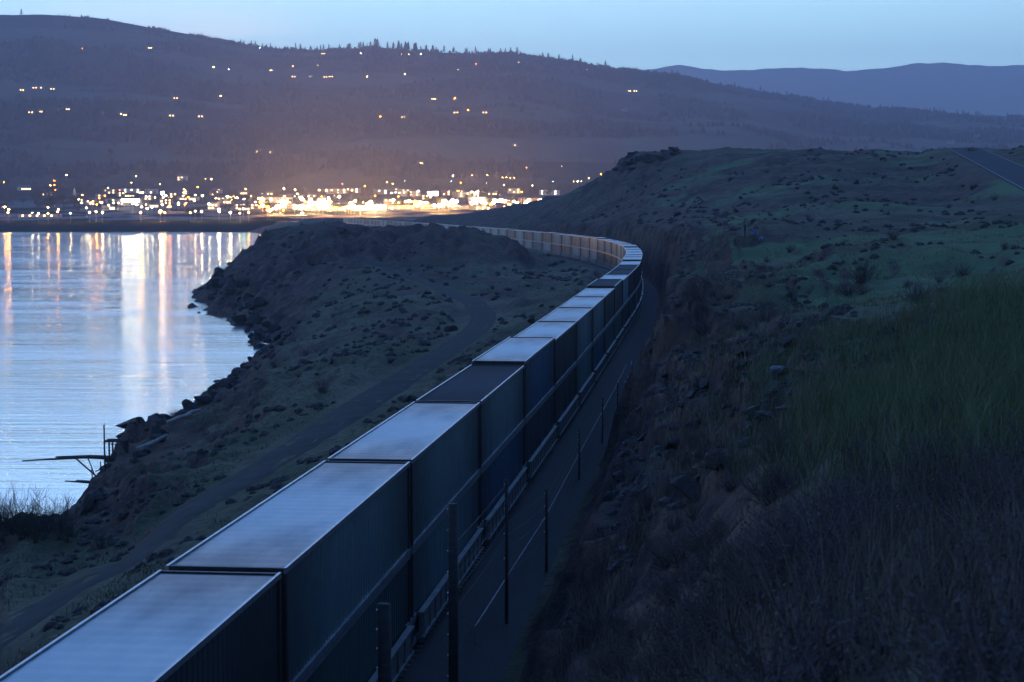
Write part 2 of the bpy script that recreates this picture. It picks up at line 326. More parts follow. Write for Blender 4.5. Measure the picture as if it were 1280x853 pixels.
def roof_mat(name, col, dark):
    m, nt, b = new_mat(name)
    t = N(nt, 'ShaderNodeTexCoord'); sp = N(nt, 'ShaderNodeSeparateXYZ'); nt.links.new(t.outputs['Object'], sp.inputs[0])
    n = noise(nt, coords(nt, 'Object', (.9,.22,1)), 1.2, 6, .6); n2 = noise(nt, coords(nt), 6, 5, .65)
    # roof colour darkens towards its ends: painted shade bands beside the container gaps
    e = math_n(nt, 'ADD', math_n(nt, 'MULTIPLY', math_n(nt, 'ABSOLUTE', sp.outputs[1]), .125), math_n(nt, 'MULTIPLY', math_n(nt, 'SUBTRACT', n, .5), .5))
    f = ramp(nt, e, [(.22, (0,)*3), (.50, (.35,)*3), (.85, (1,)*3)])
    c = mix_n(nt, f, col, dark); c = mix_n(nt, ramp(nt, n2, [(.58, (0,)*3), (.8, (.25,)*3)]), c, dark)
    nt.links.new(c, b.inputs['Base Color']); b.inputs['Metallic'].default_value = .15
    nt.links.new(ramp(nt, n, [(.3, (.40,)*3), (.7, (.52,)*3)]), b.inputs['Roughness'])
    if col[0] < .05: b.inputs['Roughness'].default_value = .9; nt.links.remove(b.inputs['Roughness'].links[0]); b.inputs['Roughness'].default_value = .9; b.inputs['Specular IOR Level'].default_value = .1; b.inputs['Metallic'].default_value = 0
    return m
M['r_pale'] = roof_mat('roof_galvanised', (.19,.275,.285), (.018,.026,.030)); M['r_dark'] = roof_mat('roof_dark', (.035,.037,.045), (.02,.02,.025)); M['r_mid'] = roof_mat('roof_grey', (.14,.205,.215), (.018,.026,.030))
M['rail_trim'] = simple('container_rail', (.26,.29,.31), (.15,.165,.18), 3, .35, .5)
M['sill'] = simple('well_car_paint', (.15,.16,.16), (.09,.085,.08), 2, .6, .1)
M['dark_steel'] = simple('dark_steel', (.04,.04,.042), (.025,.022,.02), 5, .6, .6)
M['rail_steel'] = simple('rail_steel', (.18,.16,.15), (.1,.08,.07), 5, .4, .9)
M['sleeper'] = simple('sleeper', (.10,.095,.09), (.06,.055,.05), 3, .9)
M['rock'] = simple('basalt', (.042,.034,.031), (.018,.015,.014), 1.6, .95, 0, .6)
M['rock_pale'] = simple('pale_rock', (.085,.07,.08), (.045,.038,.045), 2.5, .95, 0, .5)
M['wood'] = simple('weathered_timber', (.045,.038,.033), (.022,.018,.016), 3, .9, 0, .3, (1,1,5))
M['drift'] = simple('driftwood', (.30,.28,.27), (.2,.18,.17), 3, .9)
M['galv'] = simple('galvanised', (.45,.46,.47), (.3,.3,.31), 5, .5, .5)
M['twig'] = simple('sage_twigs', (.085,.055,.056), (.055,.037,.038), 3, .9); M['bare'] = simple('bare_twigs', (.03,.025,.022), (.02,.017,.015), 3, .9)
M['leaf_sage'] = simple('sage_leaves', (.055,.047,.046), (.03,.027,.024), 3, .9)
M['grass'] = simple('grass_blades', (.062,.108,.034), (.12,.11,.05), .5, .85, 0, 0); M['drygrass'] = simple('dry_grass_blades', (.15,.105,.08), (.075,.055,.042), .5, .9)
M['midgrass'] = simple('mid_grass_blades', (.10,.12,.06), (.20,.17,.11), .4, .95)
M['leaf_dark'] = simple('tree_leaves', (.05,.055,.03), (.025,.032,.018), .5, .95); M['needle'] = simple('conifer_needles', (.018,.028,.016), (.012,.018,.012), .5, 1)
M['bark'] = simple('bark', (.05,.04,.03), (.03,.025,.02), 2, 1)
M['wall_w'] = simple('pale_wall', (.62,.58,.52), (.5,.47,.42), .3, .9); M['wall_t'] = simple('tan_wall', (.34,.28,.22), (.25,.21,.17), .3, .9); M['wall_b'] = simple('brick_wall', (.24,.13,.10), (.17,.10,.08), .3, .9)
M['roof_b'] = simple('building_roof', (.10,.10,.11), (.06,.06,.065), .3, .9)
M['pane_w'] = glow('lit_pane_warm', (1,.62,.28), 9); M['pane_c'] = glow('lit_pane_cool', (.9,1,.85), 10); M['pane_d'] = simple('dark_pane', (.03,.04,.05), (.02,.02,.03), 1, .2)
M['lamp_a'] = glow('lamp_amber', (1,.20,.006), 100); M['lamp_w'] = glow('lamp_warm', (1,.50,.12), 100); M['lamp_c'] = glow('lamp_white', (1,.80,.44), 170)
M['lamp_C'] = glow('lamp_yard', (1,.70,.34), 1500); M['lamp_W'] = glow('lamp_yard_warm', (1,.46,.11), 900); M['lamp_A'] = glow('quay_amber', (1,.32,.04), 420); M['lamp_Q'] = glow('quay_gold', (1,.62,.24), 480); M['lamp_g'] = glow('lamp_green', (.25,1,.55), 120); M['lamp_r'] = glow('lamp_red', (1,.10,.04), 120)
M['flood'] = glow('flood_bank', (1,.9,.7), 300); M['sign_w'] = glow('backlit_sign', (1,.93,.78), 45); M['skin'] = simple('skin', (.45,.28,.2), (.4,.25,.18), 3, .6)
M['black_cloth'] = simple('black_cloth', (.012,.012,.014), (.008,.008,.01), 5, .95); M['blue_cloth'] = simple('blue_cloth', (.17,.18,.34), (.09,.10,.2), 3, .8); M['jeans'] = simple('dark_jeans', (.02,.022,.035), (.014,.015,.024), 5, .9)
M['hair'] = simple('dark_hair', (.015,.011,.009), (.01,.008,.007), 8, .7)
# ------------------------------------------------------------------ mesh building
class MB:
    def __init__(s): s.v = []; s.f = []; s.m = []
    def add(s, vs, fs, mi=0):
        o = len(s.v); s.v += [tuple(p) for p in vs]; s.f += [tuple(i+o for i in f) for f in fs]; s.m += [mi]*len(fs)
    def box(s, x0, x1, y0, y1, z0, z1, mi=0, T=None):
        vs = [Vector((x, y, z)) for z in (z0, z1) for y in (y0, y1) for x in (x0, x1)]
        if T is not None: vs = [T @ p for p in vs]
        s.add(vs, [(0,2,3,1),(4,5,7,6),(0,1,5,4),(2,6,7,3),(0,4,6,2),(1,3,7,5)], mi)
    def tube(s, pts, r, n=6, mi=0, cap=True):
        pts = [Vector(p) for p in pts]; rs = r if isinstance(r, (list, tuple)) else [r]*len(pts); rings = []
        for i, p in enumerate(pts):
            d = (pts[min(i+1, len(pts)-1)]-pts[max(i-1, 0)]); d = d.normalized() if d.length > 1e-9 else Vector((0,0,1))
            a = d.cross(Vector((0,0,1))); a = a.normalized() if a.length > .05 else d.cross(Vector((0,1,0))).normalized()
            b = d.cross(a); rings.append([p+(a*math.cos(2*math.pi*k/n)+b*math.sin(2*math.pi*k/n))*rs[i] for k in range(n)])
        vs = [q for g in rings for q in g]; fs = []
        for i in range(len(pts)-1):
            for k in range(n): fs.append((i*n+k, i*n+(k+1) % n, (i+1)*n+(k+1) % n, (i+1)*n+k))
        if cap: fs += [tuple(range(n-1, -1, -1)), tuple((len(pts)-1)*n+k for k in range(n))]
        s.add(vs, fs, mi)
    def build(s, name, mats, parent=None, smooth=False):
        me = bpy.data.meshes.new(name); me.from_pydata(s.v, [], s.f)
        for m in (mats if isinstance(mats, (list, tuple)) else [mats]): me.materials.append(m)
        if any(s.m): me.polygons.foreach_set('material_index', s.m)
        if smooth: me.polygons.foreach_set('use_smooth', [True]*len(me.polygons))
        me.update(); o = bpy.data.objects.new(name, me); S.collection.objects.link(o)
        if parent is not None: o.parent = parent
        return o
def tag(o, label=None, cat=None, group=None, kind=None):
    for k, v in (('label', label), ('category', cat), ('group', group), ('kind', kind)):
        if v: o[k] = v
    return o
def empty(name, loc=(0,0,0), rz=0):
    o = bpy.data.objects.new(name, None); o.location = loc; o.rotation_euler = (0,0,rz); S.collection.objects.link(o); return o
def dup(o, parent=None):
    cp = o.copy(); S.collection.objects.link(cp)
    if parent is not None: cp.parent = parent
    for ch in [x for x in KIDS.get(o.name, [])]: dup(ch, cp)
    return cp
KIDS = {}
def learn(root):
    for o in S.objects: 
        if o.parent is not None: KIDS.setdefault(o.parent.name, [])
    KIDS.clear()
    for o in S.objects:
        if o.parent is not None: KIDS.setdefault(o.parent.name, []).append(o)
def drop(root):
    for ch in KIDS.get(root.name, []): drop(ch)
    bpy.data.objects.remove(root)
def grid_mesh(name, V, mat, smooth=True, kind='structure'):
    n, m = V.shape[:2]; me = bpy.data.meshes.new(name); me.vertices.add(n*m); me.vertices.foreach_set('co', V.reshape(-1).astype(np.float32))
    i = np.arange(n*m).reshape(n, m); q = np.stack([i[:-1,:-1], i[:-1,1:], i[1:,1:], i[1:,:-1]], -1).reshape(-1, 4)
    me.loops.add(q.size); me.polygons.add(len(q)); me.loops.foreach_set('vertex_index', q.ravel().astype(np.int32))
    me.polygons.foreach_set('loop_start', np.arange(0, q.size, 4, dtype=np.int32)); me.polygons.foreach_set('loop_total', np.full(len(q), 4, np.int32))
    if smooth: me.polygons.foreach_set('use_smooth', np.ones(len(q), bool))
    me.update(); me.validate(); me.materials.append(mat); o = bpy.data.objects.new(name, me); S.collection.objects.link(o)
    if kind: o['kind'] = kind
    return o
def ordi(n):
    ones = 'zeroth first second third fourth fifth sixth seventh eighth ninth tenth eleventh twelfth thirteenth fourteenth fifteenth sixteenth seventeenth eighteenth nineteenth'.split()
    tens = {2:'twent',3:'thirt',4:'fort',5:'fift',6:'sixt',7:'sevent',8:'eight',9:'ninet'}
    if n < 20: return ones[n]
    if n < 100: return tens[n//10]+('ieth' if n % 10 == 0 else 'y-'+ones[n % 10])
    return 'one hundred and '+ordi(n-100)
# ------------------------------------------------------------------ ground sheets
NU, ND = 640, 660
uu = np.linspace(-.56, .56, NU); rr = np.exp(np.linspace(math.log(7), math.log(1760), ND))
RR, UU = np.meshgrid(rr, uu, indexing='ij'); GX = UU*RR; GY = RR-12
GZ = H(GX, GY).reshape(ND, NU)
LRR = np.log(rr)
def Hm(X, Y):                                        # height of the built sheet
    r = Y+12; u = X/r; i = np.clip((math.log(r)-LRR[0])/(LRR[-1]-LRR[0])*(ND-1), 0, ND-1.001); j = np.clip((u-uu[0])/(uu[-1]-uu[0])*(NU-1), 0, NU-1.001)
    a, b = int(i), int(j); f, g = i-a, j-b
    return float((GZ[a,b]*(1-f)+GZ[a+1,b]*f)*(1-g)+(GZ[a,b+1]*(1-f)+GZ[a+1,b+1]*f)*g)
go_ = grid_mesh('ground', np.stack([GX, GY, GZ], -1), M['ground'])
_of = track_off(GX, GY).reshape(GX.shape)
rk = np.clip(np.exp(-(((GX+30)/46)**2+((GY-425)/42)**2)**2)*1.2+np.exp(-(((GX+58)/30)**2+((GY-420)/110)**2)**2)*1.1
     +sstep(_of, 3.8, 5)*(1-sstep(_of, 9, 15))*(1-sstep(GY, 420, 520))*.9+sstep(-GZ, -6.5, -3.6)*(GX < -15)*1.0
     +sstep(_of, 5, 9)*(1-sstep(_of, 45, 75))*sstep(GY, 300, 340)*(GZ < 24)*.9, 0, 1)
rk = np.clip(rk+sstep(fbm(GX/45, GY/16, 5, 161, True), .12, .34)*.9*(GY > 400)*(GZ > 24)*(_of > 20), 0, 1)
rk = np.clip(rk+fbm(GX/7, GY/9, 5, 121)*.75*(rk > .02)+sstep(fbm(GX/16, GY/22, 5, 131), .22, .36)*.8*(GX < 8)*(_of < -6)+sstep(fbm(GX/30, GY/34, 5, 141, True), .25, .45)*.8*(_of > 12)*(GY > 200), 0, 1)
at = go_.data.attributes.new('rock', 'FLOAT', 'POINT'); at.data.foreach_set('value', rk.ravel().astype(np.float32))
gn = sstep(fbm(GX/26, GY/30, 4, 151), -.22, .12)*(_of > 8)
at = go_.data.attributes.new('green', 'FLOAT', 'POINT'); at.data.foreach_set('value', gn.ravel().astype(np.float32))
def hit(x, y, d0=6, d1=1700):
    a, b = ray(x, y); D = d0
    while D < d1:
        if Hm(a*D, D) >= CAMZ+b*D: return a*D, D, CAMZ+b*D
        D *= 1.004
    return None
# river
wy = np.linspace(-100, 2400, 60); wx = np.linspace(-3000, 1200, 60); WX, WY = np.meshgrid(wx, wy)
grid_mesh('river', np.stack([WX, WY, WX*0], -1), M['water'])
# far side: town terrace, hillside and ridge
RX = [-400,0,80,150,230,270,340,400,470,560,640,700,760,830,900,1000,1080,1180,1280,1700]
RY = [30,22,24,30,42,50,62,65,62,70,70,78,88,94,106,125,136,142,148,160]
DR = 6200.
def far_z(X, D):
    x = CX+X/D*F; yr = np.interp(x, RX, RY)
    s = np.clip((D-3200)/(DR-3200), 0, 1); g = np.interp(s, [0,.12,.28,.4,.6,.8,1], [0,.2,.42,.5,.74,.9,1])
    y = np.where(D < 3200, np.interp(D, [1650,1672,1690,1720,1900,2200,2500,2800,3200], [296,290.5,283,276,270.5,262,250,238,220]), 220+(yr-220)*g)
    z = CAMZ+(HZ-y)/F*D
    amp = np.interp(D, [1650,1800,2600,3500,6000], [.3,1,3,16,24])
    z = z+fbm(X/500, D/700, 6, 31)*amp*(1-.75*np.clip((D-5300)/900, 0, 1))
    z = z+fbm(X/380, D/1600, 4, 61, True)*np.interp(D, [2800,3600,5200,6200], [0,18,26,6])
    z = z+fbm(X/60, D/60, 3, 47)*np.interp(D, [1700,3500,6000], [.3,2,3])
    return np.where(D > DR, z-(D-DR)*.22, z)
ud = np.linspace(-.5, .5, 560); rd = np.concatenate([np.linspace(1650, 1760, 24), np.linspace(1766, 3200, 90), np.linspace(3220, 8200, 230)])
FD, FU = np.meshgrid(rd, ud, indexing='ij'); FX = FU*FD; FZ = far_z(FX, FD)
def field(X, D):
    bench = np.exp(-((D-4250)/230)**2)+.8*np.exp(-((D-5150)/150)**2)
    return sstep(fbm(X/700, D/260, 4, 91)+bench*.38, .20, .34)*(D > 3300)
ho_ = grid_mesh('hillside', np.stack([FX, FD, FZ], -1), M['hill'])
at = ho_.data.attributes.new('field', 'FLOAT', 'POINT'); at.data.foreach_set('value', field(FX, FD).ravel().astype(np.float32))
def fhit(x, y, lift=0., d0=1690):
    a, b = ray(x, y); D = np.linspace(d0, 6190, 3000); z = far_z(a*D, D)+lift
    k = np.nonzero(z >= CAMZ+b*D)[0]
    if len(k) == 0: return None
    D = D[k[0]]; return a*D, D, float(far_z(np.array([a*D]), np.array([D]))[0])
SX = [300,780,850,900,950,1000,1060,1100,1140,1170,1230,1280,1700]; SY = [120,91,82,90,88,86,89,87,81,80,84,82,84]
rd2 = np.linspace(9500, 15000, 90); FD2, FU2 = np.meshgrid(rd2, np.linspace(-.2, .5, 420), indexing='ij'); FX2 = FU2*FD2
yy = np.interp(CX+FU2*F, SX, SY); top = CAMZ+(HZ-yy)/F*14000
ZZ = top*np.clip((FD2-9500)/4500, 0, 1)**.9+fbm(FX2/900, FD2/900, 6, 77)*60*(1-np.clip((FD2-9500)/4600, 0, .9))+fbm(FX2/90, FD2/200, 3, 78)*9
ZZ = np.where(FD2 > 14000, ZZ-(FD2-14000)*.3, ZZ)
grid_mesh('far_ridge', np.stack([FX2, FD2, ZZ], -1), M['hill'])
# ------------------------------------------------------------------ haze
hz = MB(); hz.box(-9000, 9500, -40, 15200, -900, 1300)
m, nt, b = new_mat('haze'); nt.nodes.remove(b); pv = N(nt, 'ShaderNodeVolumePrincipled'); pv.inputs['Density'].default_value = 1.1e-4; pv.inputs['Color'].default_value = (.97,.90,1,1); pv.inputs['Anisotropy'].default_value = .1
nt.links.new(pv.outputs[0], nt.nodes['Material Output'].inputs['Volume'])
tag(hz.build('haze', m), kind='stuff')
# ------------------------------------------------------------------ lane, ballast, rails, highway
def ribbon(name, path, profile, mat, zf, kind='structure', parent=None, n0=0, n1=None):
    p = path[n0:n1]; t = np.gradient(p, axis=0); t /= np.hypot(t[:,0], t[:,1])[:,None]; nx, ny = t[:,1], -t[:,0]
    V = np.stack([np.stack([p[:,0]+nx*o, p[:,1]+ny*o, zf(p[:,0]+nx*o, p[:,1]+ny*o)+h], -1) for o, h in profile], 1)
    o = grid_mesh(name, V, mat, True, kind)
    if parent is not None: o.parent = parent
    return o
def hmv(X, Y): return np.array([Hm(a, b) for a, b in zip(X, Y)])+.07*fbm(X/1.6, Y/1.6, 3, 88)
ribbon('dirt_lane', LANE, [(-2.1,-.12),(-1.5,.05),(-.85,.02),(0,.10),(.85,.02),(1.5,.05),(2.1,-.12)], M['lane'], hmv)
NP = int(np.argmin(abs(PS-1600)))
flat = lambda X, Y: X*0+ZR
ribbon('ballast_bed', PATH, [(-3.3,-.78),(-2.0,-.20),(2.0,-.20),(3.3,-.70),(3.9,-.74),(4.3,-.82)], M['ballast'], flat, n1=NP)
tr = empty('railway_track', (PATH[30][0], PATH[30][1], ZR)); tag(tr, 'steel railway track curving through the rock cut beneath the train', 'railway track'); tr.location = (0,0,0)
for sg in (-1, 1):
    o = ribbon('rail', PATH, [(.7175*sg-.035,-.17),(.7175*sg-.035,0),(.7175*sg+.035,0),(.7175*sg+.035,-.17)], M['rail_steel'], flat, kind=None, parent=tr, n1=NP)
sb = MB()
for s in np.arange(4, 420, .6):
    p, d = path_at(s); T = Matrix.Translation((p[0], p[1], ZR-.17)) @ Matrix.Rotation(math.atan2(-d[0], d[1]), 4, 'Z'); sb.box(-1.3, 1.3, -.12, .12, -.06, 0, 0, T)
tag(sb.build('sleepers', M['sleeper'], tr), kind='stuff')
hp = np.array([HW0+HWD*s for s in np.linspace(-20, HWL+25, 90)])
hz_of = lambda X, Y: hw_z((X-HW0[0])*HWD[0]+(Y-HW0[1])*HWD[1])
ribbon('highway', hp, [(-4.4,0),(0,.06),(4.4,0)], M['asphalt'], hz_of)
for o_ in (-4.0, 4.0): ribbon('edge_line', hp, [(o_-.12,.03),(o_+.12,.03)], M['paint'], hz_of)
# ------------------------------------------------------------------ containers and well cars
CL, CW, PITCHL = 16.2, 2.6, 16.65
def corr_side(mb, x, z0, z1, L, n, depth, sgn):
    ys = []; 
    for i in range(n):
        y = -L/2+L*i/n; p = L/n
        ys += [(y, 0), (y+p*.3, 0), (y+p*.45, depth), (y+p*.8, depth), (y+p*.95, 0)]
    ys.append((L/2, 0)); vs = []; fs = []
    for (y, d) in ys: vs += [(x-sgn*d, y, z0), (x-sgn*d, y, z1)]
    for i in range(len(ys)-1): fs.append((2*i, 2*i+2, 2*i+3, 2*i+1) if sgn > 0 else (2*i, 2*i+1, 2*i+3, 2*i+2))
    mb.add(vs, fs)
def make_container(h, hi=True):
    r = empty('freight_container'); b = MB(); hl = CL/2-.12; hw = CW/2-.05; z0, z1 = .14, h-.10
    n = 48 if hi else 12
    for sg in (-1, 1): corr_side(b, sg*(hw), z0, z1, hl*2, n, .022, sg)
    b.add([(-hw,hl,z0),(hw,hl,z0),(hw,hl,z1),(-hw,hl,z1)], [(0,3,2,1)])
    b.add([(-hw,-hl,.1),(hw,-hl,.1),(hw,hl,.1),(-hw,hl,.1)], [(0,3,2,1)])
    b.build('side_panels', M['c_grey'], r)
    rf = MB(); nn = 26 if hi else 8; vs = []; fs = []
    for i in range(nn*2+1):
        y = -hl+2*hl*i/(nn*2); z = h-.045+(.004 if i % 2 else -.002); vs += [(-hw+.02,y,z),(hw-.02,y,z)]
    for i in range(nn*2): fs.append((2*i,2*i+1,2*i+3,2*i+2))
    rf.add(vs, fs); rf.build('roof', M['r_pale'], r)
    for sg in (-1, 1):
        t = MB(); t.box(sg*CW/2-.06, sg*CW/2+.0, -CL/2, CL/2, h-.12, h) if sg > 0 else t.box(-CW/2, -CW/2+.06, -CL/2, CL/2, h-.12, h)
        t.box(CW/2-.07, CW/2+.012, -CL/2, CL/2, 0, .15) if sg > 0 else t.box(-CW/2-.012, -CW/2+.07, -CL/2, CL/2, 0, .15)
        t.build('side_rail', M['rail_trim'], r)
    for sy in (-1, 1):
        for sx in (-1, 1):
            f = MB(); cx = sx*(CW/2-.085); cy = sy*(CL/2-.07); f.box(cx-.08, cx+.08, cy-.07, cy+.07, .152, h-.122); f.build('corner_post', M['dark_steel'], r)
        f = MB(); cy = sy*(CL/2-.06); f.box(-CW/2+.07, CW/2-.07, cy-.05, cy+.05, h-.12, h-.01); f.build('end_header', M['dark_steel'], r)
        f = MB(); f.box(-CW/2+.08, CW/2-.08, cy-.05, cy+.05, .0, .14); f.build('end_sill', M['dark_steel'], r)
    for sx in (-1, 1):
        d = MB(); x0, x1 = sorted((sx*.02, sx*1.12)); d.box(x0, x1, -hl-.02, -hl+.02, .16, h-.13)
        for q in (.35, .75): d.tube([(sx*q, -hl-.05, .2), (sx*q, -hl-.05, h-.16)], .018, 5)
        d.build('door', M['c_grey'], r)
    return r
def make_wellcar(hi=True):
    r = empty('well_car'); hl = PITCHL/2
    for sx in (-1, 1):
        s = MB(); x0, x1 = sorted((sx*1.36, sx*1.46)); s.box(x0, x1, -hl+.9, hl-.9, .42, 1.08)
        a, c_ = sorted((sx*1.33, sx*1.52)); s.box(a, c_, -hl+.9, hl-.9, 1.081, 1.16); s.box(a, c_, -hl+.9, hl-.9, .34, .419)
        if hi:
            for y in np.linspace(-hl+1.2, hl-1.2, 13):
                e0, e1 = sorted((sx*1.461, sx*1.50)); s.box(e0, e1, y-.04, y+.04, .42, 1.08)
        s.build('side_sill', M['sill'], r)
    fl = MB(); fl.box(-1.33, 1.33, -hl+.9, hl-.9, .20, .27); fl.build('well_floor', M['dark_steel'], r)
    for sy in (-1, 1):
        d = MB(); y0, y1 = sorted((sy*(hl-.9), sy*(hl-.02))); d.box(-1.3, 1.3, y0, y1, .95, 1.15); d.box(-.3, .3, y0, y1, .55, .949)
        d.build('end_platform', M['sill'], r)
    bg_ = MB()
    for sx in (-1, 1): x0, x1 = sorted((sx*.93, sx*1.08)); bg_.box(x0, x1, hl-1.15, hl+1.15, .38, .62); bg_.box(x0, x1, hl-.4, hl+.4, .25, .379)
    bg_.box(-.9, .9, hl-.2, hl+.2, .5, .545); bo = bg_.build('bogie', M['dark_steel'], r)
    for sx in (-1, 1):
        for sy in (-.88, .88):
            w = MB(); w.tube([(sx*.68, hl+sy, .42), (sx*.80, hl+sy, .42)], .42, 20); w.tube([(sx*.66, hl+sy, .42), (sx*.679, hl+sy, .42)], .45, 20)
            w.build('wheel', M['rail_steel'], bo)
    return r
protoU = {True: (make_container(2.74), make_container(2.90)), False: (make_container(2.74, False), make_container(2.90, False))}
protoW = {True: make_wellcar(), False: make_wellcar(False)}
learn(None)
cols = [('c_grey','r_pale','grey'), ('c_grey','r_pale','grey'), ('c_blue','r_mid','blue'), ('c_dark','r_pale','charcoal'), ('c_green','r_pale','sea-green'), ('c_grey','r_dark','dark-roofed grey'), ('c_grey','r_pale','grey'), ('c_dark','r_mid','charcoal'), ('c_white','r_pale','white'), ('c_blue','r_mid','blue'), ('c_grey','r_pale','grey'), ('c_dark','r_dark','black-roofed charcoal'), ('c_grey','r_pale','grey'), ('c_red','r_mid','rust-red')]
def gapD():  # container joints fall where the picture shows them: one at the roof row y = 708
    return 2300*7.5/(708-257)
s_gap = float(PS[int(np.argmin(abs(PATH[:,1]-gapD())))])
s0 = s_gap-PITCHL*1.5
spec = {0: ('c_dark','r_pale'), 1: ('c_dark','r_pale'), 2: ('c_grey','r_pale'), 3: ('c_grey','r_pale'), 4: ('c_grey','r_dark'), 5: ('c_blue','r_pale'), 6: ('c_dark','r_pale'), 7: ('c_grey','r_mid'), 8: ('c_grey','r_pale'), 9: ('c_dark','r_pale'), 10: ('c_dark','r_dark'), 11: ('c_white','r_pale'), 12: ('c_dark','r_dark'), 13: ('c_dark','r_dark'), 14: ('c_dark','r_pale')}
names = {'c_grey':'grey','c_dark':'charcoal','c_blue':'blue','c_green':'sea-green','c_white':'pale grey','c_red':'rust-red'}
def paint(root, body, roof):
    for ch in KIDS_new(root):
        base = ch.name.split('.')[0]
        mm = M[roof] if base == 'roof' else M[body] if base in ('side_panels', 'door') else None
        if mm: ch.material_slots[0].link = 'OBJECT'; ch.material_slots[0].material = mm
def KIDS_new(root): return [o for o in root.children_recursive] if False else NEWK[root.name]
NEWK = {}
def dup2(o, parent=None):
    cp = o.copy(); S.collection.objects.link(cp)
    if parent is not None: cp.parent = parent
    NEWK.setdefault(cp.name, [])
    for ch in KIDS.get(o.name, []): NEWK[cp.name].append(dup2(ch, cp))
    return cp
i = 0; rc = random.Random(5)
while True:
    s = s0+PITCHL*i
    if s > 1560: break
    a, _ = path_at(s-PITCHL*.36); b_, _ = path_at(s+PITCHL*.36); mid = (a+b_)/2; d = (b_-a)/np.hypot(*(b_-a))
    yaw = math.atan2(-d[0], d[1]); hi = mid[1] < 420
    if mid[1] > 900 and CX+mid[0]/mid[1]*F < 432: break
    w = dup2(protoW[hi]); w.location = (mid[0], mid[1], ZR); w.rotation_euler = (0,0,yaw)
    tag(w, f'{ordi(i+1)} well car from the camera, carrying two stacked containers', 'well car', 'well cars of the container train')
    far = mid[1] > 330
    for tier in (0, 1):
        if tier and i in spec: bc, rf_ = spec[i]
        else:
            bc, rf_, _n = rc.choice(cols)
            if far and rc.random() < .7: bc = rc.choice(('c_grey','c_white','c_red','c_white')); rf_ = rc.choice(('r_pale','r_mid'))
            elif not far and tier == 0: bc = rc.choice(('c_dark','c_blue','c_grey','c_grey','c_green'))
        hk = 1 if tier == 0 else (0 if (i % 5 or i < 5) else 1)
        cn_ = dup2(protoU[hi][hk]); z = ZR+.28 if tier == 0 else ZR+.28+2.90+.03
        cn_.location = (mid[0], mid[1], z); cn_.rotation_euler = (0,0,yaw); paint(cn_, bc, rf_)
        rl = ' with a dark roof' if (rf_ == 'r_dark' and tier) else ''
        tag(cn_, f"{names[bc]} container{rl}, {'upper' if tier else 'lower'} tier, {ordi(i+1)} well car from the camera", 'shipping container', 'containers on the train')
    i += 1
for pr in (*protoU[True], *protoU[False], *protoW.values()): drop(pr)
NCAR = i
# ------------------------------------------------------------------ slide fence posts, conduit, sign beside the line
fe = empty('slide_fence'); tag(fe, 'trackside rockfall fence of dark posts strung with thin wires', 'fence')
posts = [(480,755,41.5,.155),(566,630,48.5,.13),(633,600,62,.06),(683,612,71,.06),(724,537,95,.05),(753,498,110,.05),(772,479,126,.05),(790,455,150,.045),(806,432,178,.045)]
tops = []
for x, y, D, r_ in posts:
    p = P(x, y, D); zt = p[2]; zb = Hm(p[0], p[1])-.3; 
    mb = MB(); mb.tube([(p[0],p[1],zb),(p[0]+.01,p[1],(zb+zt)/2),(p[0],p[1],zt)], [r_*1.05,r_,r_*.97], 10)
    po = mb.build('post', M['wood'], fe, True); tops.append((p[0], p[1], zt))
    ins = MB(); nn = 9 if D < 60 else 4
    for k in range(nn):
        z = zt-.15-k*(zt-ZR)/(nn+1); ins.box(p[0]-r_-.03, p[0]-r_+.01, p[1]-.03, p[1]+.03, z-.02, z+.02)
    ins.build('insulator', M['galv'], po)
for a, b_ in zip(tops[1:-1], tops[2:]):
    for k in range(5):
        fa = .15+k*.45; mb = MB(); za = min(a[2], b_[2]+.4)
        mb.tube([(a[0],a[1],za-fa),((a[0]+b_[0])/2,(a[1]+b_[1])/2,(za+b_[2])/2-fa-.05),(b_[0],b_[1],b_[2]-fa)], .006, 4); mb.build('wire', M['dark_steel'], fe)
cpts = [P(594,793,58)]+[Pz(x, y, ZR+.1) for x, y in ((640,712),(681,648),(720,575),(749,522),(768,487),(783,456))]
mb = MB(); cpts = [(p[0], p[1], ZR+.12) for p in cpts]; mb.tube([(cpts[0][0]+.02, cpts[0][1]-.02, ZR-.75)]+cpts, .028, 8)
cpi = mb.build('cable_conduit', M['sill'], None, True); tag(cpi, 'pale grey cable conduit running along the foot of the fence posts', 'conduit')
sg = empty('trackside_sign', (0,0,0)); tag(sg, 'slim trackside post with small white sign plates below the cliff', 'sign')
p = Pz(789,478,ZR-.5); mb = MB(); mb.tube([(p[0],p[1],p[2]-.3),(p[0],p[1],p[2]+1.6)], .04, 6); mb.build('post', M['galv'], sg)
for dx, dz, w_ in ((0,1.45,.10),(-.12,.45,.36),(-.42,.05,.3)):
    mb = MB(); mb.box(p[0]+dx-w_/2, p[0]+dx+w_/2, p[1]-.07, p[1]-.05, p[2]+dz-.05, p[2]+dz+.05+(.2 if w_ < .2 else 0)); mb.build('sign_plate', simple('white_plate', (.8,.82,.85), (.7,.72,.75), 2, .4), sg)
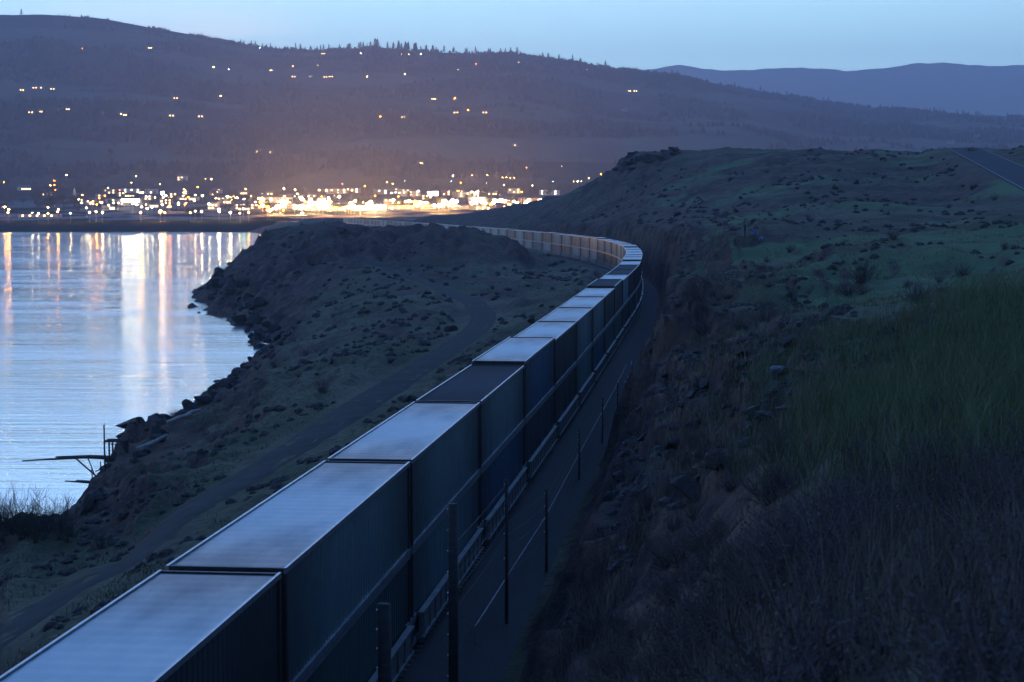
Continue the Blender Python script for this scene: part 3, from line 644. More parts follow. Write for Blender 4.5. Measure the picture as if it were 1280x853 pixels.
# ------------------------------------------------------------------ fishing scaffold over the river
D0 = 150.; PPM = F/D0; O = Vector(P(140,600,D0))
def L(px, py, dy=0.): return O+Vector(((px-140)/PPM, dy, (600-py)/PPM))
fp = empty('fishing_scaffold', O); tag(fp, 'dark timber fishing scaffold with long booms reaching over the river', 'fishing platform')
def part(name, segs, mat=M['wood'], n=6):
    mb = MB()
    for pts_, r_ in segs: mb.tube([Vector(q_)-O for q_ in pts_], r_, n)
    return mb.build(name, mat, fp)
part('boom', [([L(27,576), L(70,573.5), L(117,571)], [.05,.09,.12])]); part('boom', [([L(66,573,.9), L(110,571.5,.9), L(162,574,.9)], [.07,.1,.13])]); part('boom', [([L(100,571.5,.2), L(162,574.5,.2)], .12)])
part('boom', [([L(81,601.5), L(118,604)], [.05,.11])]); part('boom', [([L(92,602.5,.8), L(128,605,.8)], [.05,.1])])
part('mast', [([L(131,530.5), L(131.5,592)], [.06,.08])]); part('mast', [([L(124,578,.6), L(124,597,.6)], .05)]); part('mast', [([L(114.5,586), L(116,606)], .05)])
part('brace', [([L(94,572), L(122,597)], .07)]); part('brace', [([L(107,573,.8), L(117,600,.8)], .045)]); part('brace', [([L(118,590,.3), L(134,584.5,.3)], .05)])
for px in (137, 155.5):
    for dy in (0, 1.3): part('shelter_post', [([L(px,551,dy), L(px+.3,577,dy)], .075 if px < 150 else .12)])
part('shelter_roof', [([L(131,551.5,dy), L(158.5,551,dy)], .075) for dy in (0,.43,.87,1.3)]); part('cross_bar', [([L(137,555), L(155,554.5)], .03)]); part('cross_bar', [([L(139,571), L(153,562)], .03)])
part('wall_board', [([L(152+q_*1.5,552,.5), L(152+q_*1.5,576,.5)], .09) for q_ in range(4)])
mb = MB(); a = L(133,573.5)-O; b_ = L(163,577)-O
for q_ in range(5): mb.box(a.x, b_.x, q_*.3, q_*.3+.27, b_.z, b_.z+.12)
mb.build('deck', M['wood'], fp); mb = MB(); a = L(117,605)-O; b_ = L(131,609)-O; mb.box(a.x, b_.x, 0, .9, b_.z, a.z); mb.build('lower_deck', M['wood'], fp)
# ------------------------------------------------------------------ rocks
def rock_mesh(seed, sub=3):
    import bmesh
    rr_ = random.Random(seed); bm = bmesh.new(); bmesh.ops.create_icosphere(bm, subdivisions=sub, radius=1)
    pl = [(Vector((rr_.gauss(0,1), rr_.gauss(0,1), rr_.gauss(0,1))).normalized(), rr_.uniform(.30,.72)) for _ in range(9)]
    for v in bm.verts:
        for n_, d_ in pl:
            e = v.co.dot(n_)-d_
            if e > 0: v.co -= n_*e*.9
        v.co *= .78*(1+.05*math.sin(v.co.x*9+seed)*math.cos(v.co.y*8+v.co.z*7)+.05*(float(vnoise(np.array([v.co.x*3+v.co.z*2]), np.array([v.co.y*3+seed]), seed)[0])-.5))
    me = bpy.data.meshes.new('boulder'); bm.to_mesh(me); bm.free(); me.materials.append(M['rock']); return me
ROCKS = [rock_mesh(q_) for q_ in range(7)]
def boulder(X, Y, sz, label='dark basalt boulder among the rocks on the river bank', group='boulders on the river bank', sink=.25, mat=None, z=None, name='boulder', sq=None):
    o = bpy.data.objects.new(name, rnd.choice(ROCKS)); S.collection.objects.link(o)
    o.scale = sq or (sz*rnd.uniform(.8,1.5), sz*rnd.uniform(.8,1.3), sz*rnd.uniform(.55,.95)); o.rotation_euler = (rnd.uniform(-.3,.3), rnd.uniform(-.3,.3), rnd.uniform(0,6.3))
    o.location = (X, Y, (Hm(X, Y) if z is None else z)+sz*sink)
    if mat: o.material_slots[0].link = 'OBJECT'; o.material_slots[0].material = mat
    tag(o, label, 'boulder', group); return o
shore = [Pz(x, y, .5) for x, y in ((95,648),(110,628),(118,612),(140,597),(165,578),(182,560),(205,543),(228,528),(250,512),(290,480),(320,458),(345,440),(330,430),(312,412),(298,398),(275,380),(255,365))]
sp_ = np.array([[p[0], p[1]] for p in shore]); SPt, SL_ = resample(sp_, 400)
for k in range(230):
    q_ = SPt[rnd.randrange(400)]; dd = rnd.uniform(-1.0, 4.5); X = q_[0]+dd; Y = q_[1]-dd*rnd.uniform(0,.6)
    px_ = inview(X, Y, 1.0)
    if 112 < px_[0] < 172 and Y < 165: continue
    boulder(X, Y, rnd.choice((.35,.5,.5,.7,.9,1.3))*(1+q_[1]/500), z=max(Hm(X, Y), -.15))
for x, y, s_ in ((196,548,1.0),(206,541,.8),(182,562,.8),(176,568,.7),(124,618,1.0),(115,628,1.1),(108,636,1.2)):
    h_ = hit(x, y+4)
    if h_: boulder(h_[0], h_[1], s_)
for k in range(26):
    x, y = rnd.uniform(800, 1000), rnd.uniform(330, 620); h_ = hit(x, y)
    if h_ and h_[1] > 35: boulder(h_[0], h_[1], rnd.choice((.2,.25,.35,.5)), 'dark basalt boulder on the slope above the rock cut', 'boulders above the rock cut')
for k in range(60):
    x, y = rnd.uniform(380, 720), rnd.uniform(345, 520); h_ = hit(x, y)
    if h_ and track_off(np.array([h_[0]]), np.array([h_[1]]))[0] < -6 and near_dist([h_[0]], [h_[1]], LANE)[0] > 3: boulder(h_[0], h_[1], rnd.choice((.25,.35,.5,.8)), 'dark lava rock on the grassy bench beside the track', 'rocks on the bench')
for k in range(60):
    x, y = rnd.uniform(770, 1270), rnd.uniform(188, 270); h_ = hit(x, y)
    if h_ and abs((h_[0]-HW0[0])*HWD[1]-(h_[1]-HW0[1])*HWD[0]) > 8: boulder(h_[0], h_[1], rnd.choice((.6,.9,1.3)), 'small dark rock on the broad green hill', 'rocks on the green hill', sink=0)
for x0, y0, n_ in ((775,205,14),(800,196,16),(830,193,12)):
    for k in range(n_):
        h_ = hit(x0+rnd.uniform(-16,16), y0+rnd.uniform(-6,8))
        if h_: q_ = rnd.uniform(1.0,1.7); boulder(h_[0], h_[1], 1.0, 'dark rimrock block on the nose of the green hill', 'rimrock blocks on the green hill', sink=0, sq=(q_*2.6, q_*1.8, q_))
h_ = hit(975, 482)
if h_: boulder(h_[0], h_[1], .8, 'pale purplish boulder at the foot of the tall green grass', None, .35, M['rock_pale'], sq=(1.0,.8,.55)); boulder(h_[0]-.5, h_[1]-2, .9, 'pinkish pale boulder just below the flat pale one', None, .2, M['rock_pale'], sq=(.7,.7,.6))
h_ = hit(862, 628)
if h_: boulder(h_[0], h_[1], .5, 'black boulder half hidden in scrub above the rock cut', None, .4)
for (x, y, l_, a_, lb) in ((224,527,2.2,.5,'pale driftwood log high on the river bank rocks'),(190,560,2.6,1.0,'pale driftwood log sloping beside the fishing scaffold'),(240,520,1.6,.4,'short pale driftwood log left of the grassy bank')):
    h_ = hit(x, y+2)
    if h_:
        mb = MB(); mb.tube([(-l_/2,0,-.3),(0,.05,.15),(l_/2,0,.9*a_)], [.16,.2,.11], 8); o = mb.build('driftwood_log', M['drift'], None, True); o.location = (h_[0], h_[1], h_[2]+.35); tag(o, lb, 'driftwood')
# ------------------------------------------------------------------ grass, scrub
def blades(name, pts_, hts, wid, mat, lean, seed, label):
    rg = np.random.RandomState(seed); n = len(pts_); a = rg.uniform(0, 6.283, n); b = rg.uniform(0, 6.283, n); w = wid*rg.uniform(.6,1.3,n)
    dx, dy = np.cos(a)*w, np.sin(a)*w; lx, ly = np.cos(b)*hts*lean*rg.uniform(.2,1,n), np.sin(b)*hts*lean*rg.uniform(.2,1,n)
    p = pts_; v = np.stack([np.stack([p[:,0]-dx, p[:,1]-dy, p[:,2]-.05], 1), np.stack([p[:,0]+dx, p[:,1]+dy, p[:,2]-.05], 1),
        np.stack([p[:,0]+dx*.6+lx*.4, p[:,1]+dy*.6+ly*.4, p[:,2]+hts*.6], 1), np.stack([p[:,0]-dx*.6+lx*.4, p[:,1]-dy*.6+ly*.4, p[:,2]+hts*.6], 1), np.stack([p[:,0]+lx, p[:,1]+ly, p[:,2]+hts], 1)], 1).reshape(-1, 3)
    i5 = np.arange(n)*5; loops = np.stack([i5,i5+1,i5+2,i5+3,i5+3,i5+2,i5+4], 1).ravel(); st = np.stack([np.arange(n)*7, np.arange(n)*7+4], 1).ravel(); tt = np.tile([4,3], n)
    me = bpy.data.meshes.new(name); me.vertices.add(len(v)); me.vertices.foreach_set('co', v.ravel().astype(np.float32)); me.loops.add(len(loops)); me.loops.foreach_set('vertex_index', loops.astype(np.int32))
    me.polygons.add(len(st)); me.polygons.foreach_set('loop_start', st.astype(np.int32)); me.polygons.foreach_set('loop_total', tt.astype(np.int32)); me.update(); me.materials.append(mat)
    o = bpy.data.objects.new(name, me); S.collection.objects.link(o); tag(o, label, 'grass', None, 'stuff'); return o
def scatter(n, u0, u1, d0, d1, seed, cond=None):
    rg = np.random.RandomState(seed); r = np.exp(rg.uniform(math.log(d0+12), math.log(d1+12), n)); Y = r-12; X = rg.uniform(u0, u1, n)*r
    Z = np.array([Hm(a, b) for a, b in zip(X, Y)]); off = track_off(X, Y); px, py = inview(X, Y, Z); k = (abs(off) > 6.5)
    if cond is not None: k &= cond(X, Y, Z, px, py, off)
    return np.stack([X, Y, Z], 1)[k], rg
p_, rg = scatter(110000, .0, .42, 20, 66, 3, lambda X,Y,Z,px,py,off: (off > 7) & (py > 365) & (np.random.RandomState(33).rand(len(X)) < sstep(px, 850, 1080)*(1-sstep(py+50*fbm(X/3, Y/3, 3, 5), 500, 660))*(.35+.65*vnoise(X/1.8, Y/1.8, 8)**.7)) & (px < 1450))
blades('green_grass', p_, rg.uniform(.3,1.05,len(p_))*(.5+.8*vnoise(p_[:,0]/1.5, p_[:,1]/1.5, 66)), .010, M['grass'], .8, 4, 'tall green grass on the near slope')
p_, rg = scatter(52000, -.03, .42, 5, 60, 5, lambda X,Y,Z,px,py,off: (off > 6.5) & (py > 520) & (vnoise(X/1.3, Y/1.3, 18) > .4))
blades('dry_grass', p_, rg.uniform(.25,.8,len(p_)), .006, M['drygrass'], .6, 6, 'dry pale grass among the foreground scrub')
p_, rg = scatter(60000, .02, .36, 60, 240, 7, lambda X,Y,Z,px,py,off: (off > 8) & (vnoise(X/4, Y/4, 28) > .4))
blades('hill_grass', p_, rg.uniform(.10,.28,len(p_)), .03, M['midgrass'], .9, 8, 'short grass over the cliff top ground')
p_, rg = scatter(70000, -.36, .06, 45, 300, 9, lambda X,Y,Z,px,py,off: (off < -7) & (Z > 1.5) & (near_dist(X, Y, LANE) > 2.6) & (vnoise(X/3, Y/3, 38) > .42))
blades('bench_grass', p_, rg.uniform(.08,.26,len(p_)), .03, M['midgrass'], .9, 10, 'thin rough grass on the bench by the river')
p_, rg = scatter(60000, -.02, .14, 40, 180, 19, lambda X,Y,Z,px,py,off: (off > 6.2) & (off < 22) & (vnoise(X/2.2, Y/2.2, 58) > .55))
blades('cut_grass', p_, rg.uniform(.2,.6,len(p_)), .02, M['drygrass'], .7, 20, 'pale grass tufts on the ledges of the rock cut')
def lumps(name, pts_, r0, mat, label, seed):
    rg = np.random.RandomState(seed); mb = MB()
    for X, Y, Z in pts_:
        r = r0*rg.uniform(.5,1.5)*(.6+Y/260); n = 6; a0 = rg.uniform(0,6.28)
        ring = lambda f, h: [(X+math.cos(a0+k*1.047)*r*f*rg.uniform(.7,1.3), Y+math.sin(a0+k*1.047)*r*f*rg.uniform(.7,1.3), Z+h*r*rg.uniform(.8,1.2)) for k in range(n)]
        vs = ring(1, -.25)+ring(.85, .3)+ring(.35, .65); fs = [(k,(k+1)%n,(k+1)%n+n,k+n) for k in range(n)]+[(k+n,(k+1)%n+n,(k+1)%n+2*n,k+2*n) for k in range(n)]+[tuple(range(2*n,3*n))]
        mb.add(vs, fs)
    tag(mb.build(name, mat), label, 'rubble', None, 'stuff')
p_, rg = scatter(7000, -.36, .06, 60, 520, 71, lambda X,Y,Z,px,py,off: (off < -5) & (Z > .2) & (near_dist(X, Y, LANE) > 2.4) & (fbm(X/13, Y/16, 4, 181) > .04))
lumps('scrub_and_rubble', p_, .28, M['rock'], 'small dark stones and scrub tufts over the riverside bench', 5)
p_, rg = scatter(7000, .0, .34, 45, 520, 73, lambda X,Y,Z,px,py,off: (off > 5) & (abs((X-HW0[0])*HWD[1]-(Y-HW0[1])*HWD[0]) > 7) & (np.hypot(X-26.5, (Y-203)*.5) > 7) & ((fbm(X/13, Y/16, 4, 191) > .16) | ((off < 16) & (Y < 330))))
lumps('hillside_rubble', p_, .26, M['rock'], 'small dark stones and tufts over the right-hand hill and rock cut', 6)
def shrub(seed, n, h, leaf, mat, lm, spread=1.0, r0=.012):
    rr_ = random.Random(seed); rt = empty('sagebrush'); mb = MB(); lf = MB()
    for k in range(n):
        a = rr_.uniform(0,6.283); e = rr_.uniform(.25,1.35); p = Vector((rr_.uniform(-.12,.12), rr_.uniform(-.12,.12), -.05)); d = Vector((math.cos(a)*math.cos(e)*spread, math.sin(a)*math.cos(e)*spread, math.sin(e)))
        pts_ = [p]; ll = h*rr_.uniform(.6,1.15)
        for q_ in range(4):
            d = (d+Vector((rr_.gauss(0,.2), rr_.gauss(0,.2), rr_.gauss(.08,.15)))).normalized(); p = p+d*ll/4; pts_.append(p)
        mb.tube(pts_, [r0,r0*.8,r0*.6,r0*.45,r0*.25], 3, 0, False)
        for t in range(3):
            i_ = rr_.choice((1,2,3)); q0 = pts_[i_]; dd = (d+Vector((rr_.gauss(0,.6), rr_.gauss(0,.6), rr_.gauss(.2,.3)))).normalized(); q1 = q0+dd*ll*.3; mb.tube([q0, q0+dd*ll*.16+Vector((0,0,.01)), q1], [r0*.45,r0*.35,r0*.2], 3, 0, False)
            if leaf:
                for w in range(leaf):
                    c_ = q0.lerp(q1, rr_.random())+Vector((rr_.gauss(0,.03), rr_.gauss(0,.03), rr_.gauss(0,.03))); u_ = Vector((rr_.gauss(0,1), rr_.gauss(0,1), rr_.gauss(0,1))).normalized()*.028; v_ = u_.cross(Vector((rr_.gauss(0,1), rr_.gauss(0,1), 1))).normalized()*.010
                    lf.add([c_-v_, c_+v_, c_+u_], [(0,1,2)])
    mb.build('twigs', mat, rt)
    if leaf: lf.build('leaves', lm, rt)
    return rt
SAGE = [shrub(q_, 60, .8, 5, M['twig'], M['leaf_sage'], 1.2, .008) for q_ in range(4)]
BARE = [shrub(20+q_, 22, 2.3, 0, M['bare'], None, .6, .016) for q_ in range(3)]
learn(None)
def place_shrub(pr, X, Y, s_, label, group, name='sagebrush', z=None):
    o = dup2(pr); o.name = name; o.location = (X, Y, Hm(X, Y) if z is None else z); o.scale = (s_, s_, s_*rnd.uniform(.8,1.15)); o.rotation_euler = (0,0,rnd.uniform(0,6.28)); tag(o, label, 'shrub', group); return o
cnt = 0
while cnt < 185:
    r_ = math.exp(rnd.uniform(math.log(18), math.log(72))); Y = r_-12; X = rnd.uniform(-.02,.36)*r_
    if Y < 5.5: continue
    off = track_off([X], [Y])[0]
    if off < 7: continue
    z = Hm(X, Y); px, py = inview(X, Y, z)
    if py < 530 or px > 1400 or (py < 600 and px > 1000 and rnd.random() < .6): continue
    place_shrub(rnd.choice(SAGE), X, Y, rnd.uniform(.5,1.15), 'twiggy grey sagebrush in the dark foreground scrub', 'sagebrush in the foreground'); cnt += 1
cnt = 0
while cnt < 105:
    r_ = math.exp(rnd.uniform(math.log(75), math.log(520))); Y = r_-12; X = rnd.uniform(-.3,.34)*r_
    off = track_off([X], [Y])[0]; z = Hm(X, Y)
    if abs(off) < 9 or z < 2 or near_dist([X], [Y], LANE)[0] < 4 or abs((X-HW0[0])*HWD[1]-(Y-HW0[1])*HWD[0]) < 8: continue
    place_shrub(rnd.choice(SAGE), X, Y, rnd.uniform(.6,1.6), 'low round sagebrush clump on the open grassy ground' if off > 0 else 'low scrub clump on the riverside bench', 'scrub clumps on the hill' if off > 0 else 'scrub clumps on the bench'); cnt += 1
for k in range(30):
    x = rnd.uniform(-45, 92); h_ = hit(x, 668+rnd.uniform(-10,12))
    if h_: place_shrub(rnd.choice(BARE), h_[0], h_[1], rnd.uniform(.7,1.35), 'bare leafless bush standing against the water at the near bank', 'bare bushes on the near bank', 'bare_bush')
for x, y, s_, lb in ((275,346,3.0,'rounded bush on the dark point, at the tip above the river'),(1077,352,2.2,'large rounded sagebrush on the pale grass strip'),(1213,190,2.6,'dark rounded bush on the crest beside the highway'),(340,448,1.6,'green bush hanging over the water from the grassy bank'),(322,462,1.4,'second green bush over the water, nearer the camera')):
    h_ = hit(x, y)
    if h_:
        for _ in range(1): place_shrub(SAGE[0], h_[0], h_[1], s_, lb, None, 'rounded_bush')
# ------------------------------------------------------------------ trees
def tree_proto(kind, seed):
    rr_ = random.Random(seed); rt = empty('conifer_tree' if kind == 'c' else 'broadleaf_tree'); tk = MB(); cr = MB(); h = 1.0
    if kind == 'c':
        tk.tube([(0,0,-.05),(0,0,.5),(0,0,.97)], [.022,.014,.004], 5)
        for k in range(240):
            z = rr_.uniform(.14,1)**.9; w = (1-z)*.21*(.7+.5*abs(math.sin(z*23+seed)))+.012; a = rr_.uniform(0,6.28); r_ = w*rr_.uniform(.35,1)
            c_ = Vector((math.cos(a)*r_, math.sin(a)*r_, z)); t = Vector((math.cos(a)*w*.5, math.sin(a)*w*.5, -.03)); n_ = Vector((-math.sin(a), math.cos(a), 0))*.02
            cr.add([c_-n_, c_+n_, c_+t, c_-t*.4+Vector((0,0,.03))], [(0,2,1),(0,1,3)])
    else:
        tk.tube([(0,0,-.05),(.01,0,.25),(0,.01,.5)], [.035,.026,.015], 6)
        cl = []
        for k in range(6):
            a = rr_.uniform(0,6.28); e = Vector((math.cos(a)*rr_.uniform(.1,.3), math.sin(a)*rr_.uniform(.1,.3), rr_.uniform(.45,.85))); tk.tube([(0,0,.22+.04*k), e*.6+Vector((0,0,.1)), e], [.016,.010,.004], 4); cl.append(e)
        cl.append(Vector((0,0,.82)))
        for k in range(420):
            c0 = rr_.choice(cl); d = Vector((rr_.gauss(0,1), rr_.gauss(0,1), rr_.gauss(0,.8))).normalized()*rr_.uniform(.04,.19); c_ = c0+d; u_ = Vector((rr_.gauss(0,1), rr_.gauss(0,1), rr_.gauss(0,1))).normalized()*.035; v_ = u_.orthogonal().normalized()*.025
            cr.add([c_-u_, c_+v_, c_+u_, c_-v_], [(0,1,2,3)])
    tk.build('trunk', M['bark'], rt); cr.build('crown', M['needle'] if kind == 'c' else M['leaf_dark'], rt); return rt
TC = [tree_proto('c', q_) for q_ in range(3)]; TB = [tree_proto('b', 10+q_) for q_ in range(3)]
learn(None)
def place_tree(pr, loc, h, label, group, w=1.0):
    o = dup2(pr); o.name = pr.name.split('.')[0]; o.location = loc; o.scale = (h*w, h*w, h); o.rotation_euler = (0,0,rnd.uniform(0,6.28)); tag(o, label, 'tree', group); return o
def ridge_pt(x, D=None):
    D = D or DR-rnd.uniform(5,90); a = (x-CX)/F; return a*D, D, float(far_z(np.array([a*D]), np.array([D]))[0])
ridge_x = [33,256,272,304,308,313,317,322,327,331,336,341,347,352,359,366,372,378,384]+[rnd.uniform(390,760) for _ in range(75)]+[rnd.uniform(466,486) for _ in range(6)]+[rnd.uniform(498,522) for _ in range(10)]+[rnd.uniform(830,1280) for _ in range(35)]+[1112,1116,1120,1172,1176,1200,1220,1224,1231]
for x in ridge_x:
    X, Y, Z = ridge_pt(x); place_tree(rnd.choice(TC), (X, Y, Z-1), rnd.uniform(11,27)*(1.3 if x == 33 or 466 < x < 522 else 1)*(.8 if x > 830 else 1), 'dark conifer on the skyline of the long ridge', 'conifers along the ridge', rnd.uniform(1.2,2.2))
def woods(name, xs, hs, Df, zf_, w, label):
    mb = MB()
    for x in xs:
        X, Y, Z = zf_(x); h = rnd.uniform(*hs); q = rnd.uniform(0,3.14)
        for k in range(3):
            a = q+k*1.05; dx, dy = math.cos(a)*h*w, math.sin(a)*h*w
            mb.add([(X-dx,Y-dy,Z-1),(X+dx,Y+dy,Z-1),(X+dx*.7,Y+dy*.7,Z+h*.5),(X+dx*.15,Y+dy*.15,Z+h),(X-dx*.6,Y-dy*.6,Z+h*.6)], [(0,1,2,3,4)])
    tag(mb.build(name, M['needle']), label, 'woods', None, 'stuff')
wx_ = [x for x in (rnd.uniform(100,1290) for _ in range(3200)) if vnoise(np.array([x/14.]), np.array([3.]), 5)[0] > (.35 if 250 < x < 800 else .55)]
woods('ridge_woods', wx_, (3,11), 0, lambda x: ridge_pt(x), .35, 'dark scrub and woods along the top of the long ridge')
def hill_pt(_):
    while True:
        x = rnd.uniform(-20,1290); D = rnd.uniform(3100,6150); X = (x-CX)/F*D
        if field(np.array([X]), np.array([D]))[0] < .3 and vnoise(np.array([X/160]), np.array([D/260]), 15)[0] > .35: break
    return X, D, float(far_z(np.array([X]), np.array([D]))[0])
hx_ = [0]*9000
woods('hillside_woods', hx_, (5,13), 0, hill_pt, .45, 'dark patchy woods over the hillside')
for k in range(110):
    x = rnd.uniform(0,740); y = rnd.uniform(222,268); h_ = fhit(x, y)
    if h_: place_tree(rnd.choice(TB), (h_[0], h_[1], h_[2]-.5), rnd.uniform(8,15), 'dark leafy tree among the lights of the town', 'trees in the town')
for k in range(26):
    x = rnd.choice((rnd.uniform(0,120), rnd.uniform(40,100))); y = rnd.uniform(238,268); h_ = fhit(x, y)
    if h_: place_tree(rnd.choice(TB), (h_[0], h_[1], h_[2]-.5), rnd.uniform(14,22), 'tall leafy tree in the wooded part of the waterfront', 'trees by the waterfront')
for k in range(100):
    x = rnd.uniform(0,760); y = rnd.uniform(90,215); h_ = fhit(x, y)
    if h_: place_tree(rnd.choice(TC+TB), (h_[0], h_[1], h_[2]-1), rnd.uniform(10,22), 'dark tree scattered on the hillside above the town', 'trees on the hillside', 1.2)
# ------------------------------------------------------------------ town and hillside buildings, lamps
BC = {}
def building(x, y, w, h, d, wall, lit, nwin, label, group, gable=True, name='house', pane='pane_w', rz=None, lift=0, hp_=None):
    p = hp_ or fhit(x, y, lift)
    if not p: return None
    X, Y, Z = p; rt = empty(name, (X, Y, Z), rz if rz is not None else rnd.uniform(-.35,.35)+math.atan2(-X, Y)); tag(rt, label, 'building', group)
    key = (round(w), round(h), round(d), wall, gable)
    if key not in BC:
        a = MB(); a.box(-w/2, w/2, -d/2, d/2, -3, h); b_ = MB()
        if gable:
            v = [(-w/2-.4,-d/2-.5,h),(w/2+.4,-d/2-.5,h),(w/2+.4,d/2+.5,h),(-w/2-.4,d/2+.5,h),(-w/2-.4,0,h+d*.28),(w/2+.4,0,h+d*.28)]; b_.add(v, [(0,1,5,4),(2,3,4,5),(0,4,3),(1,2,5),(3,2,1,0)])
        else: b_.box(-w/2-.25, w/2+.25, -d/2-.25, d/2+.25, h+.003, h+.8)
        wo_ = a.build('wall', M[wall], rt); ro = b_.build('roof', M['roof_b'], rt); BC[key] = (wo_.data, ro.data)
    else:
        for nm, me in zip(('wall','roof'), BC[key]): o = bpy.data.objects.new(nm, me); S.collection.objects.link(o); o.parent = rt
    wk = ('win', nwin > 5, pane)
    if wk not in BC:
        a = MB(); a.box(-.9, .9, -.06, .04, 0, 1.5); o = a.build('window', M[pane]); BC[wk] = o.data; bpy.data.objects.remove(o)
    if ('d', pane) not in BC:
        a = MB(); a.box(-.9, .9, -.06, .04, 0, 1.5); o = a.build('window', M['pane_d']); BC[('d', pane)] = o.data; bpy.data.objects.remove(o)
    for k in range(nwin):
        o = bpy.data.objects.new('window', BC[wk] if rnd.random() < lit else BC[('d', pane)]); S.collection.objects.link(o); o.parent = rt
        rows = 1 if h < 6 else 2; cx = -w/2+w*((k//rows)+.5)/math.ceil(nwin/rows); o.location = (cx, -d/2-.05, 1+(k % rows)*3.2)
    return rt
LAMP = {}
def lamp(x, y, kind, size=1.0, h=9., label='', p=None):
    p = p or fhit(x, y, h)
    if not p: return
    if x > 318 and y > 235 and kind in 'cw': kind = kind.upper()
    key = (kind, size, h)
    rt = empty('street_lamp', p)
    if key not in LAMP:
        a = MB(); a.tube([(0,0,-.5),(0,0,h-.3)], .12, 5); o1 = a.build('pole', M['galv'], rt)
        import bmesh
        bm = bmesh.new(); bmesh.ops.create_icosphere(bm, subdivisions=1, radius=.85*size); 
        for v in bm.verts: v.co.z = v.co.z*.6+h
        me = bpy.data.meshes.new('lamp_head'); bm.to_mesh(me); bm.free(); me.materials.append(M['lamp_'+kind]); o2 = bpy.data.objects.new('lamp_head', me); S.collection.objects.link(o2); o2.parent = rt
        LAMP[key] = (o1.data, me)
    else:
        for nm, me in zip(('pole','lamp_head'), LAMP[key]): o = bpy.data.objects.new(nm, me); S.collection.objects.link(o); o.parent = rt
    LREG.append((rt, x, y, kind, size))
LREG = []
lamps = '''4.7 228 a 1|5.6 259 w 1.6|11 262 w 1.2|68 226 a 1|63 232 w 1|68 231.5 a 1|69 237.5 a 1|83 219 c .8|66.6 244 c .9|60 259.5 w 1|73 262 w .9|40 266.6 c .8|48 267 c .8|103 244 w .9|92 250 c .9|98 249.5 c .9|102 254 c .8|113 254.5 c .9|108 260 c .9|121 256 a 1|124 248 a 1.1|131 245 a 1|135 235 g .8|149.5 238 r .7|127 254 c .9|136 257 c 1|142 254 c .8|148 254 c .8|155 252 c 1.4|160 252 c 1.6|166 254 c 1.6|171 256 c 1.4|177 259 c 1.3|184 261 c 1.2|190 259 c 1.2|175 241 a 1.4|203 243 c 2|164 228.5 w .8|170 220.6 w .9|200 265.6 a 1.5|183 246 c .9|194 247 c .8|203 256 c 1.1|229 245 c .9|223 254 c 1.2|231 256 a 1|200 230.5 w .6|230 237 c .6|212 257 w .8|264 224 w 1.2|257 224 w .6|247 234 a 1.2|253 245 c 1.5|244 244 c 1|270 248 w 1.2|284 246 c 1.3|289 247 c 1.3|305 249 c 1|314 245 w 1.4|307 237 w .8|273.5 262 c 1.5|304 261 g .8|356 246 a 1.2|369 237.6 w .7|372 243 c .9|355 236 c .7|378 267 c 1.1|402 246 a 1.2|411 248 c 1.3|424 246 c 1.5|456 233 a 1.1|428 230 r .7|469 245 a 1|484 228 w .8|491 230 w .7|498 246 a 1.2|526 204 w .8|566 220 c .9|564 227 g .5|576 228.6 a 1|590 219.5 w .7|609 219 w .7|608 228.6 w .7|506 226.5 g .4|628 222 w .7|633 222 w .7|638 222.5 w .7|643 222.5 w .7|630 231.6 w .9|658 210 w .7|702 208 w .6|691 227 g .6|717 227 w .7|722 227 c .8|727 227 w .6|751 218 a 1.2|736 223 w .7|665.5 232 w .8|652 240 a 1.2|573 239 a 1.1|523 239 c .9|590 240 c .9|595 241 c .9|598 239 w .7|676 249 w .9|684 248 c .8|430 238 w .5|399 238 w .6|408 238 w .6|440 238 w .6'''.split('|')
lamps += [f'{x} {y} {k_} {s_}' for x, y, k_, s_ in ((10,266,'A',1.1),(60,267,'A',.7),(72,265,'A',.9),(88,267,'Q',.6),(112,266,'Q',.7),(120,265,'A',.9),(128,266,'Q',.9),(176,266,'A',1.1),(200.5,264,'Q',1.4),(206,266,'A',.9),(238,266,'A',.7),(244,264,'Q',.7),(252,265,'Q',1.1),(274,265,'Q',1.0),(288,266,'Q',1.2),(300,267,'Q',.7),(311,266,'A',1.0))]
for l in lamps:
    x, y, k_, s_ = l.split(); lamp(float(x), float(y), k_, float(s_))
dense = [(284,300,245,258,5),(323,362,246,264,24),(366,423,248,262,28),(431,492,250,262,26),(506,530,251,256,7),(531,581,250,258,15),(587,608,249,256,7),(612,631,249,257,6),(638,662,250,256,6),(205,245,246,262,5),(180,320,240,258,9),(90,180,240,258,5)]
for x0, x1, y0, y1, n_ in dense:
    for k in range(n_): lamp(rnd.uniform(x0,x1), rnd.uniform(y0,y1), rnd.choice('wwwcca'), rnd.choice((.7,.9,1.1,1.3))*(1.9 if x0 > 318 else 1.5), rnd.choice((7.,9.)))
for x, y, k_, s_ in ((103,61,'a',1.2),(267,84,'w',2.2),(286,87,'c',1),(325,60,'g',1.4),(366,83,'w',1),(451,67,'c',1.6),(506,93,'w',1.5),(458.6,96,'w',1.4),(572,87.5,'w',1),(595,80,'r',1),(568.6,123,'a',2.6),(585,138,'a',1.9),(475.5,146,'a',1.8),(643,79,'a',1.4),(276,120,'w',1.5),(734,87.5,'w',.8),(397,82,'w',1),(502,68,'w',1),(511,68,'w',1),(526,68,'c',1.2)): lamp(x, y, k_, s_, 6.)
KN = {'A':'glaring amber','Q':'glaring gold','C':'glaring white','W':'glaring warm','a':'amber','w':'warm white','c':'bright white','g':'greenish','r':'red'}
cntl = {}
